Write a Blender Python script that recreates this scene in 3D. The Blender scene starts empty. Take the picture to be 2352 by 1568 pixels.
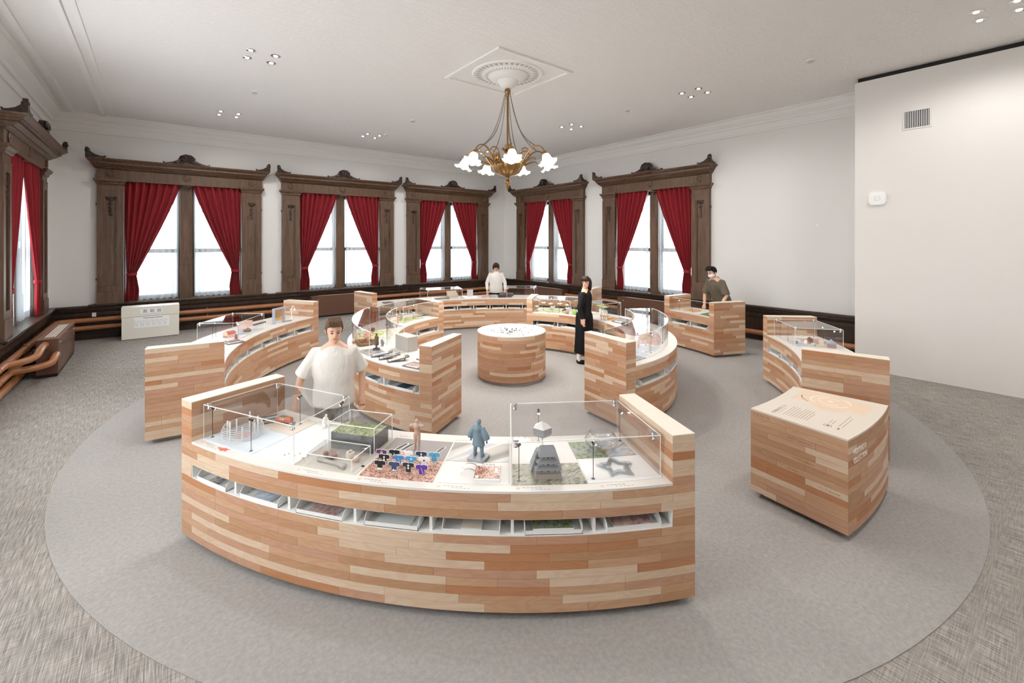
import bpy, math, random
from math import pi, sin, cos, radians, degrees, sqrt, atan2, ceil, hypot
from mathutils import Vector, Matrix, Euler
R = random.Random(7)
scene = bpy.context.scene
COL = scene.collection

# ------------------------------------------------------------------ camera, world, exposure
TH = 0.904                       # the camera looks 38.2 degrees off the room axes
cam_d = bpy.data.cameras.new('camera')
cam = bpy.data.objects.new('camera', cam_d); COL.objects.link(cam)
cam.location = (0, 0, 2.2)
cam.rotation_euler = (pi/2, 0, -(pi/2 - TH))
cam_d.sensor_width = 36.0
cam_d.lens = 1020.0/2352*36
cam_d.shift_x = (1176-1163)/2352
cam_d.shift_y = -(784-552.7)/2352
cam_d.clip_end = 200
scene.camera = cam
world = bpy.data.worlds.new('overcast_sky'); scene.world = world; world.use_nodes = True
bg = world.node_tree.nodes['Background']
bg.inputs[0].default_value = (0.93, 0.97, 1.0, 1); bg.inputs[1].default_value = 5.0
scene.view_settings.view_transform = 'Standard'; scene.view_settings.look = 'None'
scene.view_settings.exposure = 0.90; scene.view_settings.gamma = 1.0
scene.view_settings.use_curve_mapping = False
scene.cycles.max_bounces = 8; scene.cycles.diffuse_bounces = 5; scene.cycles.glossy_bounces = 6
scene.cycles.transparent_max_bounces = 40; scene.cycles.transmission_bounces = 6
scene.cycles.caustics_reflective = False; scene.cycles.caustics_refractive = False
scene.cycles.sample_clamp_indirect = 6.0; scene.cycles.use_denoising = True
scene.cycles.use_adaptive_sampling = True; scene.cycles.adaptive_threshold = .07; scene.cycles.adaptive_min_samples = 12

def spot(name, loc, target, power, angle=1.2, blend=0.6, color=(1, .93, .84), size=.03, parent=None):
    l = bpy.data.lights.new(name, 'SPOT'); l.energy = power; l.spot_size = angle; l.spot_blend = blend
    l.color = color; l.shadow_soft_size = size
    o = bpy.data.objects.new(name, l); COL.objects.link(o); o.location = loc
    o.rotation_euler = (Vector(target)-Vector(loc)).to_track_quat('-Z', 'Y').to_euler()
    if parent: o.parent = parent
    return o

# ------------------------------------------------------------------ materials
def s2l(c): return tuple(((x/255.0)/12.92 if x <= 10 else ((x/255.0+.055)/1.055)**2.4) for x in c)
MATS = {}
def mat(name, rgb=(200, 200, 200), rough=.5, metal=0.0, emit=None, estr=1.0, spec=.5, trans=0.0, lin=None):
    if name in MATS: return MATS[name]
    m = bpy.data.materials.new(name); m.use_nodes = True
    b = m.node_tree.nodes['Principled BSDF']
    c = lin or s2l(rgb)
    b.inputs['Base Color'].default_value = (*c, 1)
    b.inputs['Roughness'].default_value = rough; b.inputs['Metallic'].default_value = metal
    b.inputs['Specular IOR Level'].default_value = spec
    if trans: b.inputs['Transmission Weight'].default_value = trans
    if emit:
        b.inputs['Emission Color'].default_value = (*s2l(emit), 1); b.inputs['Emission Strength'].default_value = estr
    MATS[name] = m
    return m
class NT:
    """tiny node helper"""
    def __init__(s, m): s.t = m.node_tree; s.n = s.t.nodes; s.l = s.t.links
    def new(s, typ, **k):
        n = s.n.new(typ)
        for a, v in k.items(): setattr(n, a, v)
        return n
    def math(s, op, a, b=None, c=None):
        n = s.new('ShaderNodeMath', operation=op)
        for i, v in enumerate((a, b, c)):
            if v is None: continue
            if isinstance(v, (int, float)): n.inputs[i].default_value = v
            else: s.l.new(v, n.inputs[i])
        return n.outputs[0]
    def ramp(s, fac, stops, interp='LINEAR'):
        n = s.new('ShaderNodeValToRGB'); n.color_ramp.interpolation = interp
        e = n.color_ramp.elements
        while len(e) < len(stops): e.new(.5)
        for i, (p, c) in enumerate(stops): e[i].position = p; e[i].color = (*c, 1)
        s.l.new(fac, n.inputs[0]); return n.outputs[0]
    def noise(s, vec, scale=5, detail=2, rough=.5, dist=0):
        n = s.new('ShaderNodeTexNoise'); n.inputs['Scale'].default_value = scale
        n.inputs['Detail'].default_value = detail; n.inputs['Roughness'].default_value = rough
        n.inputs['Distortion'].default_value = dist
        if vec is not None: s.l.new(vec, n.inputs['Vector'])
        return n.outputs[0]
    def mapping(s, vec, scale=(1, 1, 1), rot=(0, 0, 0), loc=(0, 0, 0)):
        n = s.new('ShaderNodeMapping'); n.inputs['Scale'].default_value = scale
        n.inputs['Rotation'].default_value = rot; n.inputs['Location'].default_value = loc
        s.l.new(vec, n.inputs[0]); return n.outputs[0]
    def coord(s, kind='Object'): return s.new('ShaderNodeTexCoord').outputs[kind]
    def mix(s, fac, a, b, mode='MIX'):
        n = s.new('ShaderNodeMix', data_type='RGBA', blend_type=mode)
        for i, v in ((0, fac), (6, a), (7, b)):
            if isinstance(v, (int, float)): n.inputs[i].default_value = v
            elif isinstance(v, tuple): n.inputs[i].default_value = (*v, 1)
            else: s.l.new(v, n.inputs[i])
        return n.outputs[2]
    def bump(s, h, strength=.3, dist=.01):
        n = s.new('ShaderNodeBump'); n.inputs['Strength'].default_value = strength
        n.inputs['Distance'].default_value = dist; s.l.new(h, n.inputs['Height']); return n.outputs[0]
    def comb(s, x, y, z=0.0):
        n = s.new('ShaderNodeCombineXYZ')
        for i, v in enumerate((x, y, z)):
            if isinstance(v, (int, float)): n.inputs[i].default_value = v
            else: s.l.new(v, n.inputs[i])
        return n.outputs[0]
    def sep(s, v):
        n = s.new('ShaderNodeSeparateXYZ'); s.l.new(v, n.inputs[0]); return n.outputs
    def bsdf(s): return s.n['Principled BSDF']
    def set(s, **k):
        for a, v in k.items():
            s.l.new(v, s.bsdf().inputs[a.replace('_', ' ')])

def wood_planks(name, stops):
    m = mat(name, rough=.45, spec=.35); t = NT(m)
    uv = t.sep(t.coord('UV')); rnd = t.new('ShaderNodeObjectInfo').outputs['Random']
    r1 = t.math('MULTIPLY', rnd, 57.0)
    vec = t.comb(t.math('ADD', uv[0], r1), uv[1], r1)
    base = t.ramp(rnd, stops, 'CONSTANT')
    cath = t.noise(t.mapping(vec, (1.6, 9, 1)), 1.0, 2, .5, .6)
    rings = t.math('SINE', t.math('MULTIPLY', cath, 62.0))
    fine = t.noise(t.mapping(vec, (5, 160, 1)), 1.0, 2, .6)
    k = t.math('ADD', t.math('MULTIPLY', rings, .08), t.math('MULTIPLY', t.math('SUBTRACT', fine, .5), .24))
    big = t.noise(t.mapping(vec, (1.2, 3, 1)), 1.0, 1)
    k = t.math('ADD', k, t.math('MULTIPLY', t.math('SUBTRACT', big, .5), .22))
    dark = t.mix(1.0, base, (.80, .66, .54), 'MULTIPLY')
    col = t.mix(t.math('SUBTRACT', .32, t.math('MULTIPLY', k, 1.9)), base, dark)
    t.set(Base_Color=col)
    return m
LIGHT, MID, TAN, PINK, ORNG = s2l((217, 195, 171)), s2l((199, 162, 131)), s2l((187, 147, 114)), s2l((194, 154, 128)), s2l((187, 135, 98))
M_PLANK = wood_planks('larch_and_birch_planks', [(0, LIGHT), (.24, MID), (.46, TAN), (.64, PINK), (.84, ORNG), (.93, MID)])
M_CORE = mat('wood_core', (146, 110, 82), .7)
M_TOP = mat('white_laminate', (222, 217, 210), .42, spec=.3)
M_CAP = mat('cream_birch_cap', (230, 218, 202), .45, spec=.3)
M_WHITE = mat('white_steel', (232, 231, 228), .45)
M_SLOTBACK = mat('shaded_slot_back', (150, 146, 140), .8)  # greyed so the colour deepens the shade inside the shelf slots
M_BLACK = mat('black_plastic', (22, 21, 21), .5)
M_PLINTH = mat('grey_plinth', (176, 172, 165), .6)
M_CHROME = mat('chrome', (210, 210, 212), .18, 1.0)
M_STEEL = mat('dark_steel_rod', (92, 88, 86), .35, .8)

def glass(name, tint=(1, 1, 1), ior=1.45, rough=.02, edge=None, k=1.0):
    m = bpy.data.materials.new(name); m.use_nodes = True; t = NT(m); t.n.clear()
    out = t.new('ShaderNodeOutputMaterial'); mx = t.new('ShaderNodeMixShader')
    tr = t.new('ShaderNodeBsdfTransparent'); tr.inputs[0].default_value = (*tint, 1)
    gl = t.new('ShaderNodeBsdfGlossy'); gl.inputs['Roughness'].default_value = rough
    lw = t.new('ShaderNodeLayerWeight'); r0 = ((ior-1)/(ior+1))**2
    f = t.math('MULTIPLY', t.math('ADD', r0, t.math('MULTIPLY', t.math('POWER', lw.outputs['Facing'], 5.0), 1-r0)), k)
    t.l.new(f, mx.inputs[0]); t.l.new(tr.outputs[0], mx.inputs[1]); t.l.new(gl.outputs[0], mx.inputs[2])
    t.l.new(mx.outputs[0], out.inputs[0]); MATS[name] = m
    return m
M_ACRYL = glass('clear_acrylic', (1, 1, 1), 1.45, .02, None, 1.0)
M_EDGE = mat('acrylic_edge_glint', (244, 244, 242), .3, emit=None)  # near-white colour paints the light caught along clear sheet edges
M_GLASS = glass('window_glass', (.95, .97, .98), 1.5)

def wall_paint(name, rgb):
    m = mat(name, rgb, .85, spec=.2); t = NT(m)
    n = t.noise(t.coord(), 180, 2); t.set(Normal=t.bump(n, .06, .002)); return m
M_WALL = wall_paint('off_white_paint', (226, 224, 221))
M_PART = wall_paint('partition_paint', (228, 224, 219))
def ceiling_mat():
    m = mat('embossed_ceiling_paper', (230, 227, 224), .8, spec=.2); t = NT(m)
    c = t.sep(t.coord())
    ax, ay = .36, .15
    iy = t.math('FLOOR', t.math('DIVIDE', c[1], ay))
    xs = t.math('ADD', t.math('DIVIDE', c[0], ax), t.math('MULTIPLY', t.math('MODULO', iy, 2.0), .5))
    fx = t.math('MULTIPLY', t.math('SUBTRACT', t.math('FRACT', xs), .5), 2.0)
    fy = t.math('MULTIPLY', t.math('SUBTRACT', t.math('FRACT', t.math('DIVIDE', c[1], ay)), .5), 2.0)
    d = t.math('SQRT', t.math('ADD', t.math('MULTIPLY', fx, fx), t.math('MULTIPLY', fy, fy)))
    ring = t.math('SUBTRACT', 1.0, t.math('MINIMUM', t.math('MULTIPLY', t.math('ABSOLUTE', t.math('SUBTRACT', d, .82)), 6.0), 1.0))
    ring2 = t.math('SUBTRACT', 1.0, t.math('MINIMUM', t.math('MULTIPLY', t.math('ABSOLUTE', t.math('SUBTRACT', d, .35)), 5.0), 1.0))
    h = t.math('ADD', ring, t.math('MULTIPLY', ring2, .4))
    t.set(Normal=t.bump(h, .35, .006)); return m
M_CEIL = ceiling_mat()
M_PLASTER = mat('white_plaster', (231, 229, 226), .8, spec=.2)
def carpet_tile():
    m = mat('woven_carpet_tile', rough=.95, spec=.1); t = NT(m); c = t.coord()
    a = t.noise(t.mapping(c, (150, 6, 1)), 1, 2, .6); b = t.noise(t.mapping(c, (7, 160, 1)), 1, 2, .6)
    big = t.noise(t.mapping(c, (1.2, .9, 1)), 1, 2)
    k = t.math('ADD', t.math('MULTIPLY', a, .66), t.math('MULTIPLY', b, .38))
    k = t.math('ADD', k, t.math('MULTIPLY', t.math('SUBTRACT', big, .5), .1))
    col = t.ramp(k, [(.34, s2l((106, 103, 99))), (.50, s2l((143, 137, 131))), (.67, s2l((178, 171, 164)))])
    t.set(Base_Color=col, Normal=t.bump(k, .4, .004)); return m
M_TILE = carpet_tile()
def carpet_plain():
    m = mat('plain_grey_carpet', rough=.97, spec=.1); t = NT(m); c = t.coord()
    a = t.noise(c, 260, 2, .7); b = t.noise(c, 40, 2)
    k = t.math('ADD', t.math('MULTIPLY', a, .7), t.math('MULTIPLY', b, .3))
    t.set(Base_Color=t.ramp(k, [(.3, s2l((136, 132, 129))), (.7, s2l((176, 172, 168)))]), Normal=t.bump(a, .25, .003)); return m
M_CARPET = carpet_plain()
def old_wood(name, c1, c2, rough=.38):
    m = mat(name, rough=rough, spec=.5); t = NT(m); c = t.coord()
    n = t.noise(t.mapping(c, (9, 9, .9)), 2.2, 4, .6, .4); f = t.noise(t.mapping(c, (60, 60, 3)), 1, 2)
    k = t.math('ADD', t.math('MULTIPLY', n, .7), t.math('MULTIPLY', f, .3))
    t.set(Base_Color=t.ramp(k, [(.3, s2l(c1)), (.7, s2l(c2))])); return m
M_OAK = old_wood('dark_oak', (72, 53, 40), (118, 90, 68))
M_OAKD = old_wood('darkest_oak', (40, 29, 23), (70, 51, 39))
M_SILL = old_wood('window_sill_oak', (58, 46, 38), (92, 74, 60), .3)
M_PIPE = mat('brown_pipe_paint', (168, 112, 72), .35)
M_RAD = mat('brown_enamel', (104, 72, 56), .4)
def velvet():
    m = mat('red_velvet', (142, 34, 42), .8, spec=.25)
    b = m.node_tree.nodes['Principled BSDF']; b.inputs['Sheen Weight'].default_value = .12
    b.inputs['Sheen Tint'].default_value = (1, .5, .5, 1); return m
M_RED = velvet()
def sheer():
    m = bpy.data.materials.new('white_voile'); m.use_nodes = True; t = NT(m); t.n.clear()
    out = t.new('ShaderNodeOutputMaterial'); a = t.new('ShaderNodeBsdfTransparent'); b = t.new('ShaderNodeBsdfTranslucent')
    d = t.new('ShaderNodeBsdfDiffuse'); b.inputs[0].default_value = (.52, .54, .55, 1); d.inputs[0].default_value = (.8, .82, .83, 1)
    m1 = t.new('ShaderNodeMixShader'); m2 = t.new('ShaderNodeMixShader'); m1.inputs[0].default_value = .35; m2.inputs[0].default_value = .68
    t.l.new(b.outputs[0], m1.inputs[1]); t.l.new(d.outputs[0], m1.inputs[2])
    t.l.new(m1.outputs[0], m2.inputs[1]); t.l.new(a.outputs[0], m2.inputs[2]); t.l.new(m2.outputs[0], out.inputs[0]); return m
M_SHEER = sheer()
M_SHEERT = M_SHEER.copy(); M_SHEERT.name = 'gathered_voile'
for _n in M_SHEERT.node_tree.nodes:
    if _n.type == 'BSDF_TRANSLUCENT': _n.inputs[0].default_value = (.16, .175, .185, 1)
    if _n.type == 'MIX_SHADER' and abs(_n.inputs[0].default_value-.68) < .01: _n.inputs[0].default_value = .06
M_BRASS = mat('aged_brass', (150, 116, 72), .3, .8)
M_SKIN = mat('skin', (222, 176, 150), .55)
M_HAIR = mat('dark_brown_hair', (48, 36, 30), .5)

# ------------------------------------------------------------------ mesh building
class MB:
    def __init__(s): s.v = []; s.f = []; s.m = []; s.uv = []; s.sm = []
    def add(s, vs, fs, mi=0, uvs=None, smooth=False):
        o = len(s.v); s.v += [tuple(p) for p in vs]
        for i, f in enumerate(fs):
            s.f.append(tuple(o+j for j in f)); s.m.append(mi); s.sm.append(smooth)
            s.uv.append(uvs[i] if uvs else None)
        return s
    def box(s, c, d, rz=0, mi=0, M=None):
        x, y, z = d[0]/2, d[1]/2, d[2]/2
        vs = [Vector((a*x, b*y, e*z)) for e in (-1, 1) for a, b in ((-1, -1), (1, -1), (1, 1), (-1, 1))]
        T = Matrix.Translation(c) @ (M.to_4x4() if M else Matrix.Rotation(rz, 4, 'Z'))
        return s.add([T @ v for v in vs], [(0, 3, 2, 1), (4, 5, 6, 7), (0, 1, 5, 4), (1, 2, 6, 5), (2, 3, 7, 6), (3, 0, 4, 7)], mi)
    def bx(s, x0, x1, y0, y1, z0, z1, mi=0):
        return s.box(((x0+x1)/2, (y0+y1)/2, (z0+z1)/2), (x1-x0, y1-y0, z1-z0), 0, mi)
    def prism(s, poly, z0, z1, mi=0, T=None, mt=None):
        n = len(poly); vs = [Vector((p[0], p[1], z0)) for p in poly]+[Vector((p[0], p[1], z1)) for p in poly]
        if T is not None: vs = [T @ v for v in vs]
        s.add(vs, [tuple(range(n-1, -1, -1))], mi); o = len(s.v)-2*n
        s.f.append(tuple(o+n+i for i in range(n))); s.m.append(mi if mt is None else mt); s.sm.append(False); s.uv.append(None)
        for i in range(n):
            j = (i+1) % n; s.f.append((o+i, o+j, o+n+j, o+n+i)); s.m.append(mi); s.sm.append(False); s.uv.append(None)
        return s
    def arc(s, r0, r1, t0, t1, z0, z1, n=8, mi=0, c=(0, 0)):
        """a solid ring segment, angles in radians"""
        vs = []
        for i in range(n+1):
            a = t0+(t1-t0)*i/n; ca, sa = cos(a), sin(a)
            vs += [(c[0]+r0*ca, c[1]+r0*sa, z0), (c[0]+r1*ca, c[1]+r1*sa, z0), (c[0]+r1*ca, c[1]+r1*sa, z1), (c[0]+r0*ca, c[1]+r0*sa, z1)]
        fs = [(0, 1, 2, 3), (4*n+3, 4*n+2, 4*n+1, 4*n)]
        for i in range(n):
            p, q = 4*i, 4*i+4
            fs += [(p+1, q+1, q+2, p+2), (q, p, p+3, q+3), (p+2, q+2, q+3, p+3), (q+1, p+1, p, q)]
        return s.add(vs, fs, mi, smooth=True)
    def lathe(s, prof, n=24, mi=0, T=None, smooth=True, a0=0, a1=2*pi, wob=None):
        full = abs(a1-a0-2*pi) < 1e-6; k = n if full else n+1; vs = []
        for i in range(k):
            a = a0+(a1-a0)*i/n
            for (r, z) in prof:
                w = wob(a, r, z) if wob else (r, z)
                vs.append(Vector((w[0]*cos(a), w[0]*sin(a), w[1])))
        if T is not None: vs = [T @ v for v in vs]
        p = len(prof); fs = []
        for i in range(n):
            j = (i+1) % k
            for q in range(p-1): fs.append((i*p+q, j*p+q, j*p+q+1, i*p+q+1))
        return s.add(vs, fs, mi, smooth=smooth)
    def tube(s, pts, r, n=8, mi=0, caps=True):
        pts = [Vector(p) for p in pts]; rs = r if isinstance(r, (list, tuple)) else [r]*len(pts)
        vs = []; up = None
        for i, p in enumerate(pts):
            d = (pts[min(i+1, len(pts)-1)]-pts[max(i-1, 0)]).normalized()
            if up is None: up = Vector((0, 0, 1)) if abs(d.z) < .9 else Vector((1, 0, 0))
            x = d.cross(up).normalized(); y = x.cross(d).normalized(); up = y
            for k in range(n):
                a = 2*pi*k/n; vs.append(p+x*(rs[i]*cos(a))+y*(rs[i]*sin(a)))
        fs = [(i*n+k, i*n+(k+1) % n, (i+1)*n+(k+1) % n, (i+1)*n+k) for i in range(len(pts)-1) for k in range(n)]
        s.add(vs, fs, mi, smooth=True)
        if caps:
            o = len(s.v)-len(vs)
            for f in (tuple(o+k for k in range(n-1, -1, -1)), tuple(o+(len(pts)-1)*n+k for k in range(n))):
                s.f.append(f); s.m.append(mi); s.sm.append(False); s.uv.append(None)
        return s
    def ball(s, c, r, n=12, m=8, mi=0, M=None):
        r = r if isinstance(r, (tuple, list)) else (r, r, r); vs = [Vector((0, 0, -1))]
        for i in range(1, m):
            b = -pi/2+pi*i/m
            vs += [Vector((cos(b)*cos(2*pi*k/n), cos(b)*sin(2*pi*k/n), sin(b))) for k in range(n)]
        vs.append(Vector((0, 0, 1)))
        T = Matrix.Translation(c) @ (M.to_4x4() if M else Matrix()) @ Matrix.Diagonal((*r, 1))
        fs = [(0, 1+(k+1) % n, 1+k) for k in range(n)]
        for i in range(m-2): fs += [(1+i*n+k, 1+i*n+(k+1) % n, 1+(i+1)*n+(k+1) % n, 1+(i+1)*n+k) for k in range(n)]
        o = 1+(m-2)*n; fs += [(o+k, o+(k+1) % n, o+n) for k in range(n)]
        return s.add([T @ v for v in vs], fs, mi, smooth=True)
    def grid(s, fn, nu, nv, mi=0, smooth=True):
        vs = [fn(i/nu, j/nv) for j in range(nv+1) for i in range(nu+1)]; w = nu+1
        return s.add(vs, [(j*w+i, j*w+i+1, (j+1)*w+i+1, (j+1)*w+i) for j in range(nv) for i in range(nu)], mi, smooth=smooth)
    def mesh(s, name, mats):
        me = bpy.data.meshes.new(name); me.from_pydata(s.v, [], s.f)
        for m in (mats if isinstance(mats, (list, tuple)) else [mats]): me.materials.append(m)
        me.polygons.foreach_set('material_index', s.m); me.polygons.foreach_set('use_smooth', s.sm)
        if any(u is not None for u in s.uv):
            ul = me.uv_layers.new(name='UVMap'); k = 0
            for f, u in zip(s.f, s.uv):
                for q in range(len(f)):
                    ul.data[k].uv = u[q] if u else (0, 0); k += 1
        if any(s.sm): me.set_sharp_from_angle(angle=radians(38))
        me.update(); return me
    def build(s, name, mats, parent=None, world=False):
        return ob(name, s.mesh(name, mats), parent, world)

def ob(name, me, parent=None, world=False):
    o = bpy.data.objects.new(name, me); COL.objects.link(o)
    if parent is not None:
        o.parent = parent
        if world: o.matrix_parent_inverse = parent['_m'] if False else mw(parent).inverted()
    return o
def mw(o):
    m = Matrix.LocRotScale(o.location, o.rotation_euler, o.scale)
    return mw(o.parent) @ o.matrix_parent_inverse @ m if o.parent else m
def tag(o, label, cat, group=None):
    o['label'] = label; o['category'] = cat
    if group: o['group'] = group
    return o
def thing(name, label, cat, loc=(0, 0, 0), rz=0, group=None):
    o = bpy.data.objects.new(name, None); COL.objects.link(o); o.empty_display_size = .05
    o.location = loc; o.rotation_euler = (0, 0, rz)
    return tag(o, label, cat, group)
def struct(o): o['kind'] = 'structure'; return o
def sgroup(name, loc=(0, 0, 0), rz=0):
    o = bpy.data.objects.new(name, None); COL.objects.link(o); o.location = loc; o.rotation_euler = (0, 0, rz)
    o['kind'] = 'structure'; return o
def dup(o, parent=None, loc=None, rz=None, label=None):
    c = o.copy(); COL.objects.link(c)
    if parent is not None: c.parent = parent
    if loc is not None: c.location = loc
    if rz is not None: c.rotation_euler = (0, 0, rz)
    if label: c['label'] = label
    for ch in [x for x in bpy.data.objects if x.parent is o]: dup(ch, c)
    return c
def smooth_path(pts, rs, n=4):
    P_ = [Vector(p) for p in pts]; out, ro = [], []
    for i in range(len(P_)-1):
        a, b_, c, d = P_[max(i-1, 0)], P_[i], P_[i+1], P_[min(i+2, len(P_)-1)]
        for k in range(n):
            t = k/n; out.append(.5*((2*b_)+(c-a)*t+(2*a-5*b_+4*c-d)*t*t+(3*b_-a-3*c+d)*t**3)); ro.append(rs[i]+(rs[i+1]-rs[i])*t)
    return out+[P_[-1]], ro+[rs[-1]]
def text(body, size, parent, loc, rot, m, extrude=.0, align='LEFT', name='lettering', sx=1.0):
    cu = bpy.data.curves.new(name, 'FONT'); cu.body = body; cu.size = size; cu.extrude = extrude
    cu.align_x = align; cu.resolution_u = 2; cu.materials.append(m)
    o = bpy.data.objects.new(name, cu); COL.objects.link(o)
    bpy.context.view_layer.update()
    me = bpy.data.meshes.new_from_object(o.evaluated_get(bpy.context.evaluated_depsgraph_get())); bpy.data.objects.remove(o)
    o = bpy.data.objects.new(name, me); COL.objects.link(o)
    o.location = loc; o.rotation_euler = rot; o.scale = (sx, 1, 1)
    if parent is not None: o.parent = parent
    return o

# ------------------------------------------------------------------ the room shell
CXY = (4.541, 5.634)             # centre of the rings of counters
XL, XR, YB, YF, ZC = -1.82, 10.6, 13.6, -4.2, 5.0
b = MB(); b.bx(XL-.4, XR+.4, YF, YB+.4, -.1, 0); fl = struct(b.build('floor', M_TILE))
b = MB(); b.lathe([(0, .004), (5.275, .004), (5.275, 0)], 128); b.v = [(x+CXY[0], y+CXY[1], z) for x, y, z in b.v]
tag(b.build('round_carpet', M_CARPET), 'huge plain grey round carpet lying under the rings of wooden counters', 'carpet')
b = MB(); b.bx(XL-.4, XR+.4, YF, YB+.4, ZC, ZC+.1); struct(b.build('ceiling', M_CEIL))
WZ0, WZ1, WH = .77, 3.6, 1.20    # window opening
def wall_with_windows(name, xs, L0, L1, fn):
    b = MB(); cuts = [L0]
    for x in sorted(xs): cuts += [x-WH, x+WH]
    cuts.append(L1)
    for i in range(0, len(cuts), 2): b.bx(cuts[i], cuts[i+1], 0, .4, 0, ZC)
    for x in xs: b.bx(x-WH, x+WH, 0, .4, 0, WZ0); b.bx(x-WH, x+WH, 0, .4, WZ1, ZC)
    b.v = [fn(p) for p in b.v]; return struct(b.build(name, M_WALL))
BACKW, SIDEW = (.58, 4.37, 8.13), (11.1, 7.05)
wall_with_windows('wall_back', BACKW, XL-.4, XR+.4, lambda p: (p[0], YB+p[1], p[2]))
wall_with_windows('wall_right', [-y for y in SIDEW], -YB, -YF, lambda p: (XR+p[1], -p[0], p[2]))
wall_with_windows('wall_left', (11.1, 7.05, 3.0), YF, YB, lambda p: (XL-p[1], p[0], p[2]))
b = MB(); b.bx(XL-.4, XR+.4, YF-.4, YF, 0, ZC); struct(b.build('wall_front', M_WALL))
b = MB(); b.bx(9.5, XR, YF, 2.31, 0, 4.92); struct(b.build('wall_partition', M_PART))
b = MB(); b.bx(9.56, XR, YF, 2.28, 4.92, ZC); struct(b.build('trim_4', M_BLACK))  # black strip painting the shade in the gap above the partition

def sweep_profile(prof, x0, x1, fn, m0=0, m1=0):
    """extrude a (depth, z) profile along x; m0/m1 = mitre slope at each end"""
    n = len(prof); vs = [fn((x0+m0*d, -d, z)) for d, z in prof]+[fn((x1-m1*d, -d, z)) for d, z in prof]
    b = MB(); b.add(vs, [(i, i+1, n+i+1, n+i) for i in range(n-1)]+[tuple(range(n-1, -1, -1)), tuple(range(n, 2*n))]); return b
fback = lambda p: (p[0], YB+p[1], p[2])
fright = lambda p: (XR+p[1], -p[0], p[2])
fleft = lambda p: (XL-p[1], p[0], p[2])
crown = [(0, 4.62), (.03, 4.62), (.03, 4.66), (.015, 4.67), (.015, 4.80), (.05, 4.80), (.07, 4.84), (.07, 4.86), (.15, 4.91), (.20, 4.96), (.20, 4.975), (.26, 4.975), (.26, 5.0), (0, 5.0)]
for nm, x0, x1, fn in (('trim_1', XL, XR, fback), ('trim_2', -YB, -YF, fright), ('trim_3', YF, YB, fleft)):
    struct(sweep_profile(crown, x0, x1, fn, 1, 1).build(nm, M_PLASTER))
# flat bands of the coffered border on the ceiling along the left wall
for i, (d0, d1, h) in enumerate(((.34, .42, .03), (.86, .93, .028), (1.02, 1.07, .014))):
    b = MB(); b.bx(XL+d0, XL+d1, YF, YB-.26, ZC-h, ZC); struct(b.build('trim_%d' % (5+i), M_PLASTER))
# wainscot below the windows
wains = [(0, 0), (.06, 0), (.06, .10), (.045, .12), (.03, .12), (.03, .50), (.045, .50), (.05, .53), (.05, .60), (.07, .62), (.085, .66), (.085, .69), (.11, .70), (.11, .735), (.09, .75), (0, .75)]
for nm, x0, x1, fn in (('baseboard_back', XL, XR, fback), ('baseboard_right', -YB, -2.31, fright), ('baseboard_left', YF, YB, fleft)):
    w = struct(sweep_profile(wains, x0, x1, fn, 1, 1 if nm != 'baseboard_right' else 0).build(nm, M_OAKD))
    x = x0+.35
    while x < x1-.3:
        b = MB(); b.bx(x-.05, x+.05, -.045, -.02, .12, .50); b.v = [fn(p) for p in b.v]; b.build('stile', M_OAKD, w); x += .78

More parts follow.
